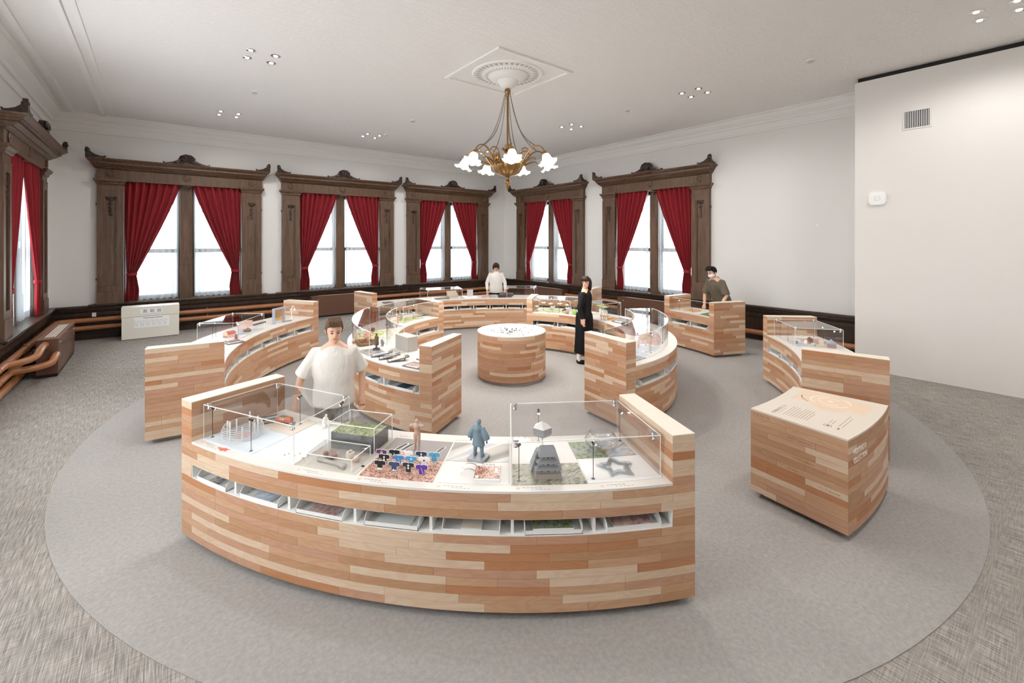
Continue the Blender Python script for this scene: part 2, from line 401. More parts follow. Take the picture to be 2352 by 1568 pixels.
# ------------------------------------------------------------------ windows, curtains
def loft_rect(b, levels, back=0.0, mi=0):
    vs = []
    for z, w, d in levels: vs += [(-w, -d, z), (w, -d, z), (w, back, z), (-w, back, z)]
    n = len(levels); fs = [(3, 2, 1, 0), tuple(4*(n-1)+i for i in range(4))]
    for i in range(n-1):
        for k in range(4): fs.append((4*i+k, 4*i+(k+1) % 4, 4*i+4+(k+1) % 4, 4*i+4+k))
    b.add(vs, fs, mi)
def make_window():
    w = sgroup('window_1')
    for s in (-1, 1):
        b = MB(); c = s*1.41
        b.bx(c-.23, c+.23, -.06, 0, .77, 3.52)
        for x in (c-.17, c+.17): b.bx(x-.06, x+.06, -.095, -.06, 1.05, 3.34)
        b.bx(c-.11, c+.11, -.095, -.06, 1.05, 1.17); b.bx(c-.11, c+.11, -.095, -.06, 3.20, 3.34)
        for x in (c-.098, c+.098): b.bx(x-.012, x+.012, -.082, -.06, 1.17, 3.20)
        b.bx(c-.235, c+.235, -.108, 0, .77, 1.05); b.bx(c-.232, c+.232, -.10, 0, 3.34, 3.365)
        b.bx(c-.228, c+.228, -.085, 0, 3.365, 3.50)
        for z in (1.30, 3.0): b.bx(c+s*.23, c+s*.25, -.05, -.02, z, z+.06)
        p = b.build('pilaster', M_OAK, w)
        b = MB(); b.v = []
        lv = [(3.47, .235, .10), (3.50, .25, .12), (3.52, .25, .12), (3.56, .285, .155), (3.60, .295, .165)]
        loft_rect(b, lv); b.v = [(x+c, y, z) for x, y, z in b.v]; b.build('capital', M_OAK, p)
        b = MB(); T = Matrix.Translation((c, -.062, 3.19)) @ Matrix.Rotation(pi/2, 4, 'X')
        b.lathe([(.0, .02), (.05, .018), (.085, .006), (.09, 0)], 12, 0, T, True, pi, 2*pi)
        for k in range(4):
            z = 3.06-k*.085
            b.lathe([(.004, .05), (.018, .02), (.026, -.01), (.048-.004*k, -.034), (.0, -.028)], 8, 0, Matrix.Translation((c, -.066, z)) @ Matrix.Diagonal((1, .6, 1, 1)))
        b.build('carving', M_OAKD, p)
    b = MB(); b.bx(-1.655, 1.655, -.10, 0, 3.60, 3.86); b.bx(-1.18, 1.18, -.10, .06, 3.57, 3.60); b.build('frieze', M_OAK, w)
    for x in (-1.41, 0, 1.41):
        b = MB(); b.lathe([(0, .028), (.02, .026), (.028, .012), (.045, .012), (.06, .024), (.075, .018), (.08, 0)], 18, 0, Matrix.Translation((x, -.10, 3.725)) @ Matrix.Rotation(pi/2, 4, 'X')); b.build('rosette', M_OAK, w)
    b = MB(); loft_rect(b, [(3.82, 1.66, .11), (3.84, 1.68, .15), (3.865, 1.69, .17), (3.865, 1.70, .19), (3.91, 1.72, .25), (3.925, 1.72, .25), (3.925, 1.74, .28), (3.965, 1.74, .28), (3.97, 1.76, .30), (3.995, 1.78, .33), (4.015, 1.80, .36), (4.04, 1.81, .37)]); co = b.build('cornice', M_OAK, w)
    # crest: pediment scroll with a scalloped shell
    pts = [(-.44, 0), (-.47, .03), (-.465, .055), (-.445, .05), (-.43, .03), (-.38, .035), (-.30, .055), (-.22, .09), (-.16, .125)]
    shell = [(cos(a)*(.165+.012*abs(sin(4.5*a))), .125+sin(a)*(.125+.012*abs(sin(4.5*a)))) for a in [pi-pi*i/18 for i in range(19)]]
    poly = pts+shell+[(-x, z) for x, z in reversed(pts)]
    T = Matrix.Translation((0, -.27, 4.04)) @ Matrix.Rotation(pi/2, 4, 'X')
    b = MB(); b.prism(poly, -.05, .02, 0, T)
    for k in range(7):
        a = pi*(k+.5)/7; b.tube([(0, -.30, 4.11), (.09*cos(a), -.32, 4.16+.07*sin(a)), (.155*cos(a), -.29, 4.165+.12*sin(a))], [.012, .03, .022], 6)
    for s in (-1, 1): b.ball((s*.09, -.30, 4.11), (.05, .03, .025)); b.ball((s*.2, -.29, 4.075), (.07, .02, .03))
    b.build('crest', M_OAKD, co)
    for s in (-1, 1):
        horn = [(0, 0), (.005, .19), (-.015, .21), (-.05, .20), (-.075, .17), (-.075, .13), (-.11, .10), (-.16, .065), (-.24, .04), (-.30, .03), (-.315, .05), (-.335, .045), (-.33, .015), (-.31, 0)]
        T = Matrix.Translation((s*1.805, -.33, 4.04)) @ Matrix.Rotation(pi/2, 4, 'X') @ Matrix.Diagonal((s, 1, 1, 1))
        b = MB(); b.prism(horn, -.025, .03, 0, T)
        T = Matrix.Translation((s*1.78, -.36, 4.04)) @ Matrix.Rotation(-pi/2, 4, 'Z') @ Matrix.Rotation(pi/2, 4, 'X') @ Matrix.Diagonal((1, 1, 1, 1))
        b.prism([(p[0]*.8, p[1]) for p in horn], -.02, .02, 0, T)
        b.ball((s*1.77, -.33, 4.18), (.05, .05, .05), 8, 6); b.build('acroterion', M_OAKD, co)
    b = MB(); b.bx(-.13, .13, .09, .30, .775, 3.57); b.bx(-.11, .11, .08, .09, 1.0, 3.30)
    b.lathe([(.03, -.10), (.05, -.08), (.04, -.03), (.07, 0)], 10, 0, Matrix.Translation((0, .07, 3.56))); b.build('mullion', M_OAK, w)
    b = MB()
    for s in (-1, 1): b.bx(min(s*1.18, s*1.20), max(s*1.18, s*1.20), 0, .4, .775, 3.6); b.bx(min(s*1.13, s*1.18), max(s*1.13, s*1.18), .14, .30, .775, 3.6)
    b.bx(-1.18, 1.18, .06, .4, 3.57, 3.60); b.build('jamb', M_OAKD, w)
    b = MB(); loft_rect(b, [(.715, 1.74, .12), (.74, 1.77, .15), (.77, 1.78, .16), (.778, 1.77, .155)], .40); b.build('sill', M_SILL, w)
    for s in (-1, 1):
        for (z0, z1, y) in ((.78, 2.0, .235), (1.90, 3.57, .285)):
            b = MB(); x0, x1 = sorted((s*.13, s*1.13)); h = .05
            b.bx(x0, x0+.055, y-.025, y+.025, z0, z1); b.bx(x1-.055, x1, y-.025, y+.025, z0, z1)
            b.bx(x0+.055, x1-.055, y-.025, y+.025, z0, z0+.10); b.bx(x0+.055, x1-.055, y-.025, y+.025, z1-.10, z1)
            f = b.build('sash', M_OAKD, w)
            b = MB(); b.bx(x0+.055, x1-.055, y-.003, y+.003, z0+.10, z1-.10); b.build('pane', M_GLASS, f)
    return w
def curtain_mesh(s):
    """a drape gathered by a tieback at z 1.40; s=-1 hangs on the left of its window"""
    b = MB(); zt, zb, zk = 3.575, .79, 1.42
    def fn(u, v):
        z = zt+(zb-zt)*v
        if z > zk:
            k = (zt-z)/(zt-zk); wi = 1.05-(1.05-.17)*(k**1.18); off = .0+.05*k**2
        else:
            k = (zk-z)/(zk-zb); wi = .17+.10*min(1, k*1.6)-.03*k; off = .05-.04*k
        am = (.050-.026*min(1, (zt-z)/(zt-zk))) if z > zk else .022
        x = 1.175-off-wi*u
        ph = 2*pi*7.6*u+1.1*sin(4*u+v*2)
        y = -.02+am*sin(ph)+.012*sin(5.3*u*pi+1)-.02*(1-abs(z-zk)/2.2)
        return (-x*(-s) if s > 0 else -x, y, z) if False else ((x if s > 0 else -x), y, z)
    b.grid(fn, 96, 40); return b.mesh('curtain', M_RED)
def tie_mesh(s):
    b = MB(); b.lathe([(.095, -.035), (.103, -.02), (.103, .02), (.095, .035)], 20, 0, Matrix.Translation((s*1.04, -.04, 1.42)) @ Matrix.Rotation(.12*s, 4, 'Y') @ Matrix.Diagonal((1.0, .55, 1, 1)))
    return b.mesh('tieback', M_RED)
def sheer_mesh(s):
    b = MB()
    def fn(u, v):
        z = 3.57+(.80-3.57)*v; x = .145+.02*v+(1.16-.145-.02*v)*u
        y = .065+(.014+.01*v)*sin(2*pi*8*u+.8*sin(4*u))+.01*sin(2*pi*2.3*u+2*v)
        return (s*x, y, z+(.012*sin(2*pi*8*u) if v == 1 else 0))
    b.grid(fn, 64, 24)
    for i in range(len(b.f)):
        u, v = (i % 64+.5)/64, (i//64+.5)/24
        if u < .10+.03*sin(9*v) or .17 < u < .19+.01*sin(7*v+1) or v > .97: b.m[i] = 1
    return b.mesh('sheer', [M_SHEER, M_SHEERT])
CM = {s: (curtain_mesh(s), tie_mesh(s), sheer_mesh(s)) for s in (-1, 1)}
win0 = make_window()
WINS = [('window_1', (XL, 11.1), pi/2, 'the left wall window'), ('window_2', (.58, YB), 0, 'the window behind the white rescue box'),
        ('window_3', (4.37, YB), 0, 'the middle window of the back wall'), ('window_4', (8.13, YB), 0, 'the back wall window in the corner'),
        ('window_5', (XR, 11.1), -pi/2, 'the right wall window in the corner'), ('window_6', (XR, 7.05), -pi/2, 'the window by the bare wall')]
first = True
for nm, (x, y), rz, d in WINS:
    if first: win0.location = (x, y, 0); win0.rotation_euler = (0, 0, rz); first = False
    else: dup(win0, None, (x, y, 0), rz).name = nm
    for s, side in ((-1, 'left'), (1, 'right')):
        o = ob('red_curtain', CM[s][0]); o.location = (x, y, 0); o.rotation_euler = (0, 0, rz)
        tag(o, 'red drape tied back at the %s side of %s' % (side, d), 'curtain', 'red window drapes')
        ob('tieback', CM[s][1], o)
        o = ob('sheer_curtain', CM[s][2]); o.location = (x, y, 0); o.rotation_euler = (0, 0, rz)
        tag(o, 'sheer white curtain in the %s half of %s' % (side, d), 'curtain', 'sheer window curtains')
for y, d in ((7.05, 'second'), (3.0, 'third')):
    for s, side in ((-1, 'near'), (1, 'far')):
        o = ob('sheer_curtain', CM[s][2]); o.location = (XL, y, 0); o.rotation_euler = (0, 0, pi/2)
        tag(o, 'sheer white curtain at the %s side of the %s left wall window' % (side, d), 'curtain', 'sheer window curtains')

# ------------------------------------------------------------------ curved wooden counters
Z0, CH = .05, .049                # underside of the cladding, height of one course of planks
ZW, ZS, ZT = Z0+14*CH, Z0+14*CH+.014, Z0+20*CH
SL0, SL1 = Z0+9*CH, Z0+11*CH      # shelf slot
PT = 1.85                         # thickness of an end panel in degrees at the ring
TK = .012
def ta(phi): return TH+radians(phi)+pi
def P(r, phi, z=0.0): return Vector((CXY[0]+r*cos(ta(phi)), CXY[1]+r*sin(ta(phi)), z))
PM = {}
def curved_plank(r, da, out):
    k = ('c', r, round(da, 4), out)
    if k not in PM:
        b = MB(); n = max(1, ceil(degrees(da)/2.4)); g = .0006/r; h = CH-.0010
        r0, r1 = (r-TK, r) if out else (r, r+TK); rf = r
        vs = []; t0, t1 = g, da-g
        for i in range(n+1):
            a = t0+(t1-t0)*i/n; ca, sa = cos(a), sin(a)
            vs += [(r0*ca, r0*sa, 0), (r1*ca, r1*sa, 0), (r1*ca, r1*sa, h), (r0*ca, r0*sa, h)]
        fs = [(0, 1, 2, 3), (4*n+3, 4*n+2, 4*n+1, 4*n)]; uv = [[(0, 0), (.01, 0), (.01, h), (0, h)]]*2
        for i in range(n):
            p, q = 4*i, 4*i+4; u0, u1 = rf*(t0+(t1-t0)*i/n), rf*(t0+(t1-t0)*(i+1)/n)
            fs += [(p+1, q+1, q+2, p+2), (q, p, p+3, q+3), (p+2, q+2, q+3, p+3), (q+1, p+1, p, q)]
            uv += [[(u0, 0), (u1, 0), (u1, h), (u0, h)], [(u1, 0), (u0, 0), (u0, h), (u1, h)], [(u0, 0), (u1, 0), (u1, .01), (u0, .01)], [(u1, 0), (u0, 0), (u0, .01), (u1, .01)]]
        b.add(vs, fs, 0, uv, True); PM[k] = b.mesh('plank', M_PLANK)
    return PM[k]
def straight_plank(L):
    k = ('s', round(L, 4))
    if k not in PM:
        b = MB(); h = CH-.001; g = .0006
        b.bx(g, L-g, 0, TK, 0, h)
        for i in range(len(b.f)):
            b.uv[i] = [(b.v[j][0], b.v[j][2]) for j in b.f[i]]
        PM[k] = b.mesh('plank', M_PLANK)
    return PM[k]
def runs(n):
    """split n grid units into plank lengths"""
    if n <= 3: return [n]
    out = [R.choice((2, 3, 4, 5, 6, 7, 8))]; out[0] = min(out[0], n)
    while sum(out) < n:
        l = R.choice((8, 8, 8, 8, 6, 4, 5)); out.append(min(l, n-sum(out)))
    if len(out) > 1 and out[-1] == 1: out[-2] += 1; out.pop()
    return out
def clad_arc(par, r, p0, p1, courses, out=True):
    L = r*radians(p1-p0); n = max(1, round(L/.075)); da = radians(p1-p0)/n
    for c in courses:
        i = 0
        for l in runs(n):
            o = ob('plank', curved_plank(r, l*da, out)); o.location = (CXY[0], CXY[1], Z0+c*CH); o.rotation_euler = (0, 0, ta(p0)+i*da)
            o.parent = par; o.matrix_parent_inverse = Matrix.Translation(par.location).inverted(); i += l
def clad_face(par, A, Bv, courses):
    """planks on the vertical face from A to B; outward normal lies to the right of A->B"""
    A = Vector(A[:2]); Bv = Vector(Bv[:2]); d = Bv-A; L = d.length; n = max(1, round(L/.075)); u = L/n; rz = atan2(d.y, d.x)
    for c in courses:
        i = 0
        for l in runs(n):
            q = A+d*(i/n); o = ob('plank', straight_plank(l*u)); o.location = (q.x, q.y, Z0+c*CH); o.rotation_euler = (0, 0, rz)
            o.parent = par; o.matrix_parent_inverse = Matrix.Translation(par.location).inverted(); i += l
def carc(b, r0, r1, p0, p1, z0, z1, mi=0):
    b.arc(r0, r1, ta(p0), ta(p1), z0, z1, max(1, ceil(abs(p1-p0)/2.2)), mi, CXY)
TRAYM = {}
def tray_mesh(w, dp):
    k = (round(w, 3), round(dp, 3))
    if k not in TRAYM:
        b = MB(); b.bx(-w/2, w/2, -dp, 0, 0, .004); b.bx(-w/2, w/2, -.004, 0, 0, .026)
        for s in (-1, 1):
            x0 = s*w/2-(.003 if s > 0 else 0); pr = [(0, 0), (0, .03), (-.012, .05), (-.03, .062), (-.06, .068), (-dp, .07), (-dp, 0)]
            b.prism(pr, 0, .003, 0, Matrix.Translation((x0, 0, 0)) @ Matrix(((0, 0, 1, 0), (1, 0, 0, 0), (0, 1, 0, 0), (0, 0, 0, 1))))
        TRAYM[k] = b.mesh('tray', M_WHITE)
    return TRAYM[k]
TRAYS = {}
def counter(key, label, r0, r1, p0, p1, slots=(), bays=0, faces='oi', ends='ab', inward='ab', nobay=0):
    """ring counter between angles p0 and p1 with a full-height end panel at each end"""
    mid = P((r0+r1)/2, (p0+p1)/2); e = thing('display_counter', label, 'counter', mid, 0, 'curved wooden display counters')
    W = True; pt = PT*(4.3/((r0+r1)/2)); a, z = p0+pt, p1-pt
    b = MB(); carc(b, r0+.07, r1-.07, p0+1.0*4.3/r1, p1-1.0*4.3/r1, .004, Z0+.01); b.build('plinth', M_PLINTH, e, W)
    b = MB(); ri, ro = r0+TK, r1-TK; ep = degrees(TK/((r0+r1)/2))
    carc(b, ri, ro, a, z, Z0, SL0-.004); carc(b, ri, ro, a, z, SL1+.004, ZW)
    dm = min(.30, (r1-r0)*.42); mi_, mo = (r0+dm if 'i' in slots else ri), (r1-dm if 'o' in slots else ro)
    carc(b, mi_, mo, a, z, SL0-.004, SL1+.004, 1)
    b.build('carcass', [M_CORE, M_SLOTBACK], e, W)
    b = MB(); b2 = None
    for q0, q1 in ((p0+ep, a-(ep if 'a' in inward else 0)), (z+(ep if 'b' in inward else 0), p1-ep)):
        b = MB(); carc(b, ri, ro, q0, q1, Z0, ZT); b.build('end_panel', M_CORE, e, W)
    for q0, q1 in ((p0, a), (z, p1)):
        b = MB(); carc(b, r0, r1, q0, q1, ZT, ZT+.006); b.build('cap', M_CAP, e, W)
    b = MB(); carc(b, r0, r1, a, z, ZW, ZS); b.build('worktop', M_TOP, e, W)
    for f in faces:
        r = r1 if f == 'o' else r0; lo = [c for c in range(14) if not (f in slots and c in (9, 10))]
        clad_arc(e, r, p0, p1, lo, f == 'o')
        up = list(range(14, 20))+([9, 10] if f in slots else [])
        clad_arc(e, r, p0, a, up, f == 'o'); clad_arc(e, r, z, p1, up, f == 'o')
    if 'a' in ends: clad_face(e, P(r0, p0), P(r1, p0), range(20))
    if 'b' in ends: clad_face(e, P(r1, p1), P(r0, p1), range(20))
    if 'a' in inward: clad_face(e, P(r1, a), P(r0, a), range(14, 20))
    if 'b' in inward: clad_face(e, P(r0, z), P(r1, z), range(14, 20))
    for f in slots:
        rf = r1 if f == 'o' else r0; q0, q1 = (r1-dm, r1-.002) if f == 'o' else (r0+.002, r0+dm)
        b = MB(); carc(b, q0, q1, a, z, SL0-.004, SL0+.004); carc(b, q0, q1, a, z, SL1-.003, SL1+.004)
        de = degrees(.006/rf); carc(b, q0, q1, a, a+de, SL0, SL1); carc(b, q0, q1, z-de, z, SL0, SL1); b.build('slot_lining', M_WHITE, e, W)
        n = bays if f == slots[0] else (nobay or bays); da = (z-a)/n
        for i in range(1, n):
            b = MB(); q = a+i*da; carc(b, q0+(.0 if f == 'o' else .02), q1-(.02 if f == 'o' else 0), q-degrees(.009/rf), q+degrees(.009/rf), SL0, SL1); b.build('divider', M_WHITE, e, W)
        tw = .70*rf*radians(da); TRAYS[key+f] = []
        for i in range(n):
            q = a+(i+.5)*da; o = ob('tray', tray_mesh(tw, dm-.05), e); o.location = P(rf-.006 if f == 'o' else rf+.006, q, SL0+.004)
            o.rotation_euler = (0, 0, ta(q)-pi/2 if f == 'o' else ta(q)+pi/2); o.matrix_parent_inverse = Matrix.Translation(mid).inverted()
            TRAYS[key+f].append((o.location.copy(), o.rotation_euler.z, tw))
    return e
RO, RI = (3.95, 4.67), (1.80, 2.52)
cF = counter('F', 'long curved wooden display counter nearest the camera with castle model and coat cut-outs', *RO, -32.1, 13.1, 'o', 7, 'o', '', 'ab')
cL = counter('L', 'curved wooden counter in front of the rescue box, carrying a red-roofed model in a case', *RO, -58.0, -109.9, 'i', 7, 'i', 'ab', 'b') if False else None
cL = counter('L', 'curved wooden counter near the rescue box with a red-roofed model under clear cover', *RO, -109.9, -58.0, 'i', 7, 'i', 'b', 'a')
cIL = counter('IL', 'inner curved wooden counter behind the walking person, with photo plates and tall statuette', *RI, -134.5, -21.0, 'oi', 8, 'oi', 'b', 'ab', 6)
cB = counter('B', 'long curved wooden counter at the back where the white-shirted visitor stands', *RO, 150.0, 230.2, 'i', 13, 'i', 'ab', '')
cIR = counter('IR', 'inner curved wooden counter beside the visitor in black, with a curved clear case', *RI, 30.6, 169.5, 'io', 8, 'oi', 'ab', 'ab', 8)
cRB = counter('RB', 'short curved wooden counter in front of the visitor in the olive shirt', *RO, 105.8, 124.0, 'i', 2, 'i', 'a', 'ab')
cRR = counter('RR', 'curved wooden counter behind the guide block with small house models in a case', *RO, 51.6, 86.0, 'i', 5, 'i', 'a', 'b')

# the guide block with the map on its top
def guide_block():
    p0, p1 = 31.0, 44.6; r0, r1 = RO; mid = P((r0+r1)/2, (p0+p1)/2)
    e = thing('guide_block', 'free-standing wooden guide block with a printed floor map on its white top', 'counter', mid)
    b = MB(); carc(b, r0+.07, r1-.07, p0+1, p1-1, .004, Z0+.01); b.build('plinth', M_PLINTH, e, True)
    ep = degrees(TK/4.3); b = MB(); carc(b, r0+TK, r1-TK, p0+ep, p1-ep, Z0, ZW); b.build('carcass', M_CORE, e, True)
    b = MB(); carc(b, r0, r1, p0, p1, ZW, ZS); b.build('worktop', mat('cream_laminate', (214, 203, 189), .45), e, True)
    clad_arc(e, r1, p0, p1, range(14), True); clad_arc(e, r0, p0, p1, range(14), False)
    clad_face(e, P(r0, p0), P(r1, p0), range(14))
    return e
cK = guide_block()

# the round table in the middle
def round_table():
    e = thing('round_table', 'drum-shaped wooden table with a glowing white well full of tiny figures', 'table', (CXY[0], CXY[1], 0))
    r = .553
    b = MB(); b.lathe([(0, .004), (r-.03, .004), (r-.05, Z0+.01)], 48); b.build('plinth', M_PLINTH, e)
    b = MB(); b.lathe([(r-TK, Z0), (r-TK, ZW), (.497, ZW), (.497, .59), (0, .59)], 64); b.build('carcass', M_CORE, e)
    b = MB(); b.lathe([(r, ZW), (r, ZS), (.485, ZS), (.485, ZW)], 64); b.build('rim', M_CAP, e)
    b = MB(); b.lathe([(.486, ZS-.004), (.480, ZS-.01), (.472, .685), (.45, .672), (0, .672)], 64); b.build('well', mat('white_well', (250, 250, 250), .6), e)
    b = MB(); b.lathe([(.484, .715), (.474, .715), (.474, .73), (.484, .73)], 64); b.build('light_strip', mat('led_strip', (255, 255, 255), .5, emit=(255, 252, 246), estr=6), e)
    n = 46; da = 2*pi/n; M_SEAM = mat('seam_shadow', (84, 54, 34), .8)
    b = MB(); a_ = ta(36.5); b.arc(r, r+.0006, a_-.002, a_+.002, Z0, .44, 1); b.build('door_seam', M_SEAM, e); b = MB(); b.arc(r, r+.0006, a_, a_+1.0, .4385, .4405, 20); b.build('door_seam', M_SEAM, e)
    for c in range(14):
        i = 0; off = R.random()*6
        for l in runs(n):
            o = ob('plank', curved_plank(r, l*da, True), e); o.location = (0, 0, Z0+c*CH); o.rotation_euler = (0, 0, i*da+off); i += l
    return e
cT = round_table()

# ------------------------------------------------------------------ heating pipes, radiators, box, wall and ceiling fittings
def pipe(pts, r, label, group='brown heating pipes'):
    b = MB(); b.tube(pts, r, 12); o = b.build('heating_pipe', M_PIPE); tag(o, label, 'pipe', group)
    for k in range(0, len(pts)-1):
        A, B_ = Vector(pts[k]), Vector(pts[k+1]); L = (B_-A).length
        if L < 1.2: continue
        for q in range(int(L/1.7)):
            p = A.lerp(B_, (q+.7)/(L/1.7+.4)); c = MB(); c.lathe([(r+.001, -.012), (r+.006, -.012), (r+.006, .012), (r+.001, .012)], 12, 0, Matrix.Translation(p) @ (B_-A).to_track_quat('Z', 'Y').to_matrix().to_4x4())
            c.bx(p.x-.012, p.x+.012, p.y-.012, p.y+.012, p.z+r, p.z+r+.03); c.build('bracket', M_PIPE, o)
def elbow(p0, p1, p2, n=5):
    p0, p1, p2 = map(Vector, (p0, p1, p2)); return [p0*(1-t)**2+p1*2*t*(1-t)+p2*t*t for t in [i/n for i in range(n+1)]]
for z, nm in ((.44, 'upper'), (.27, 'lower')):
    x = XL+.13
    pipe([(x, -2, z), (x, YB-.32, z)]+elbow((x, YB-.3, z), (x, YB-.15, z), (x+.15, YB-.15, z))+[(3.46, YB-.15, z)], .052, '%s brown heating pipe running round the left corner behind the rescue box' % nm)
    pipe([(5.28, YB-.15, z), (XR-.12, YB-.15, z)], .052, '%s brown heating pipe under the back wall window in the corner' % nm)
    pipe([(XR-.15, 10.18, z), (XR-.15, 7.97, z)], .052, '%s brown heating pipe between the two right wall radiators' % nm)
pipe([(XR-.17, 6.14, .18), (XR-.17, 2.31, .18)], .055, 'single brown heating pipe below the bare white wall')
x = XL+.13
pipe([(x, -2, .10), (x, 10.3, .10)], .055, 'lowest brown pipe along the left wall near the floor')
pipe([(x, 9.25, .44)]+elbow((x+.08, 9.34, .44), (x+.24, 9.46, .44), (x+.27, 9.62, .47))+elbow((x+.275, 9.7, .49), (x+.28, 9.80, .53), (x+.28, 9.95, .53))+[(x+.28, 10.18, .53)], .05, 'short upper pipe branch bending into the radiator on the left wall')
pipe([(x, 9.55, .27)]+elbow((x+.1, 9.64, .27), (x+.36, 9.76, .27), (x+.40, 9.86, .30))+elbow((x+.405, 9.9, .32), (x+.41, 9.98, .36), (x+.41, 10.06, .36))+[(x+.41, 10.18, .36)], .05, 'short lower pipe branch bending into the radiator on the left wall')
b = MB(); b.bx(-1.14, -1.07, YB-.075, YB-.045, .50, .59); tag(b.build('wall_socket', M_WHITE), 'small white socket box on the dark wainscot above the pipes', 'socket')
def radiator(x, y, rz, label):
    e = thing('radiator_cover', label, 'radiator', (x, y, 0), rz, 'brown radiator covers')
    b = MB(); b.bx(-.93, .93, -.30, -.05, .05, .60); b.build('body', M_RAD, e)
    b = MB(); b.bx(-.92, .92, -.29, -.06, .004, .05); b.build('base', M_BLACK, e)
    b = MB(); b.bx(-.935, .935, -.305, -.045, .60, .612); b.build('lid', M_RAD, e)
    b = MB()
    for i in range(40):
        for j in range(4): b.bx(-.70+i*.035, -.70+i*.035+.022, -.24+j*.034, -.24+j*.034+.022, .612, .615)
    b.build('grille', mat('grille_cream', (206, 196, 180), .5), e)
    for s in (-1, 1):
        b = MB(); b.ball((s*.72, -.302, .52), .012, 8, 6); b.build('screw', M_CHROME, e)
radiator(XL+.26, 11.1, pi/2, 'brown metal radiator cover with a pale grille under the left wall window')
radiator(4.37, YB, 0, 'brown metal radiator cover under the middle window of the back wall')
radiator(XR, 11.1, -pi/2, 'brown metal radiator cover in the far corner of the right-hand wall')
radiator(XR, 7.05, -pi/2, 'brown metal radiator cover under the window next to the bare white wall')
# rescue-chute box
M_BOX = mat('ivory_painted_board', (226, 221, 209), .5); M_INK = mat('black_print', (34, 32, 31), .6); M_PAPER = mat('white_paper', (240, 240, 238), .7)
e = thing('rescue_box', 'ivory rescue-chute box with black lettering standing before the back wall', 'box', (-.10, 13.0, 0))
b = MB(); b.bx(-.51, .51, -.10, .30, .012, .50); b.build('body', M_BOX, e)
b = MB(); b.bx(-.515, .515, -.105, .305, .505, .715); b.build('lid', M_BOX, e)
b = MB(); b.bx(-.47, .47, -.08, .28, 0, .012); b.build('base', M_BLACK, e)
b = MB(); b.bx(-.19, .20, -.108, -.105, .565, .665); s1 = b.build('name_label', M_PAPER, e)
for i, c in enumerate('救助袋'): text(c, .085, s1, (-.15+i*.125, -.109, .582), (pi/2, 0, 0), M_INK)
b = MB(); b.bx(-.30, .33, -.104, -.10, .25, .485); s2 = b.build('instruction_sheet', M_PAPER, e)
b = MB()
for i in range(6):
    x = -.285+i*.10
    for (a, c) in (((0, 0), (0, .07)), ((0, 0), (.03, 0)), ((.035, .01), (.055, .045)), ((.055, .045), (.07, .012))):
        b.tube([(x+a[0], -.1045, .36+a[1]), (x+c[0], -.1045, .36+c[1])], .0016, 4)
    for k in range(3): b.bx(x, x+.075-.012*k, -.1046, -.1042, .335-k*.022, .338-k*.022)
b.bx(-.14, .20, -.1046, -.1042, .455, .468); b.build('diagram', mat('grey_print', (120, 118, 116), .7), s2)

# wall vent, access point
e = thing('air_vent', 'square wall vent with dark vertical slots on the white partition', 'vent', (9.5, 1.51, 4.14))
b = MB(); b.bx(-.012, 0, -.17, .17, -.155, .155); b.build('frame', M_PART, e)
b = MB(); b.bx(-.014, -.012, -.148, .148, -.133, .133); b.build('backing', M_BLACK, e)
for i in range(14):
    b = MB(); y = -.148+(i+.5)*.296/14; b.bx(-.02, -.014, y-.004, y+.004, -.133, .133); b.build('slat', M_WHITE, e)
e = thing('access_point', 'rounded white wireless access point on the white partition', 'access point', (9.5, 2.0, 2.905))
def rrect(w, h, r, n=6):
    return [(sx*(w/2-r)+r*cos(a0+pi/2*i/n), sy*(h/2-r)+r*sin(a0+pi/2*i/n)) for sx, sy, a0 in ((1, 1, 0), (-1, 1, pi/2), (-1, -1, pi), (1, -1, 3*pi/2)) for i in range(n+1)]
TW = Matrix.Rotation(-pi/2, 4, 'Z') @ Matrix.Rotation(pi/2, 4, 'X')
b = MB(); b.prism(rrect(.23, .22, .06), 0, .03, 0, TW); b.prism(rrect(.20, .19, .05), .03, .042, 0, TW); b.build('body', mat('ap_white', (240, 240, 238), .4), e)
b = MB(); b.prism(rrect(.075, .065, .008), .042, .0425, 0, TW); b.build('badge', mat('ap_line', (150, 150, 150), .5), e)
b = MB(); b.prism(rrect(.068, .058, .006), .0425, .043, 0, TW); b.build('badge', MATS['ap_white'], e)
text('WiFi', .02, e, (-.0435, .0, -.006), (pi/2, 0, -pi/2), mat('ap_text', (170, 170, 170), .5), 0, 'CENTER')
b = MB(); b.lathe([(0, -.012), (.006, -.012), (.006, 0)], 8, 0, Matrix.Translation((XR, 3.2, 2.52)) @ Matrix.Rotation(pi/2, 4, 'Y')); tag(b.build('wall_hook', M_CHROME), 'tiny metal hook on the bare white wall', 'hook')

# ceiling medallion and downlights, smoke detectors
MX, MY = 4.64, 5.86
e = sgroup('trim_9', (MX, MY, ZC))
b = MB()
for s in (-1, 1): b.bx(-.77, .77, s*.74-.03, s*.74+.03, -.03, 0); b.bx(s*.74-.03, s*.74+.03, -.71, .71, -.03, 0)
b.build('border', M_PLASTER, e)
b = MB(); b.lathe([(.60, 0), (.585, -.02), (.56, -.022), (.545, -.012), (.42, -.016), (.40, -.03), (.33, -.04), (.30, -.07), (.27, -.10), (.22, -.115), (.18, -.12), (.15, -.17), (.11, -.21), (.06, -.24), (0, -.245)], 64); b.build('rose', M_PLASTER, e)
b = MB(); M_HOLE = mat('vent_hole', (70, 67, 64), .9)
for k in range(36):
    a = 2*pi*k/36
    for rr, w in ((.455, .010), (.485, .012), (.515, .010)):
        for da in (-.022, .022):
            b.lathe([(0, -.0008), (w*.8, -.0008), (w*.8, 0)], 6, 0, Matrix.Translation((rr*cos(a+da), rr*sin(a+da), -.0155)))
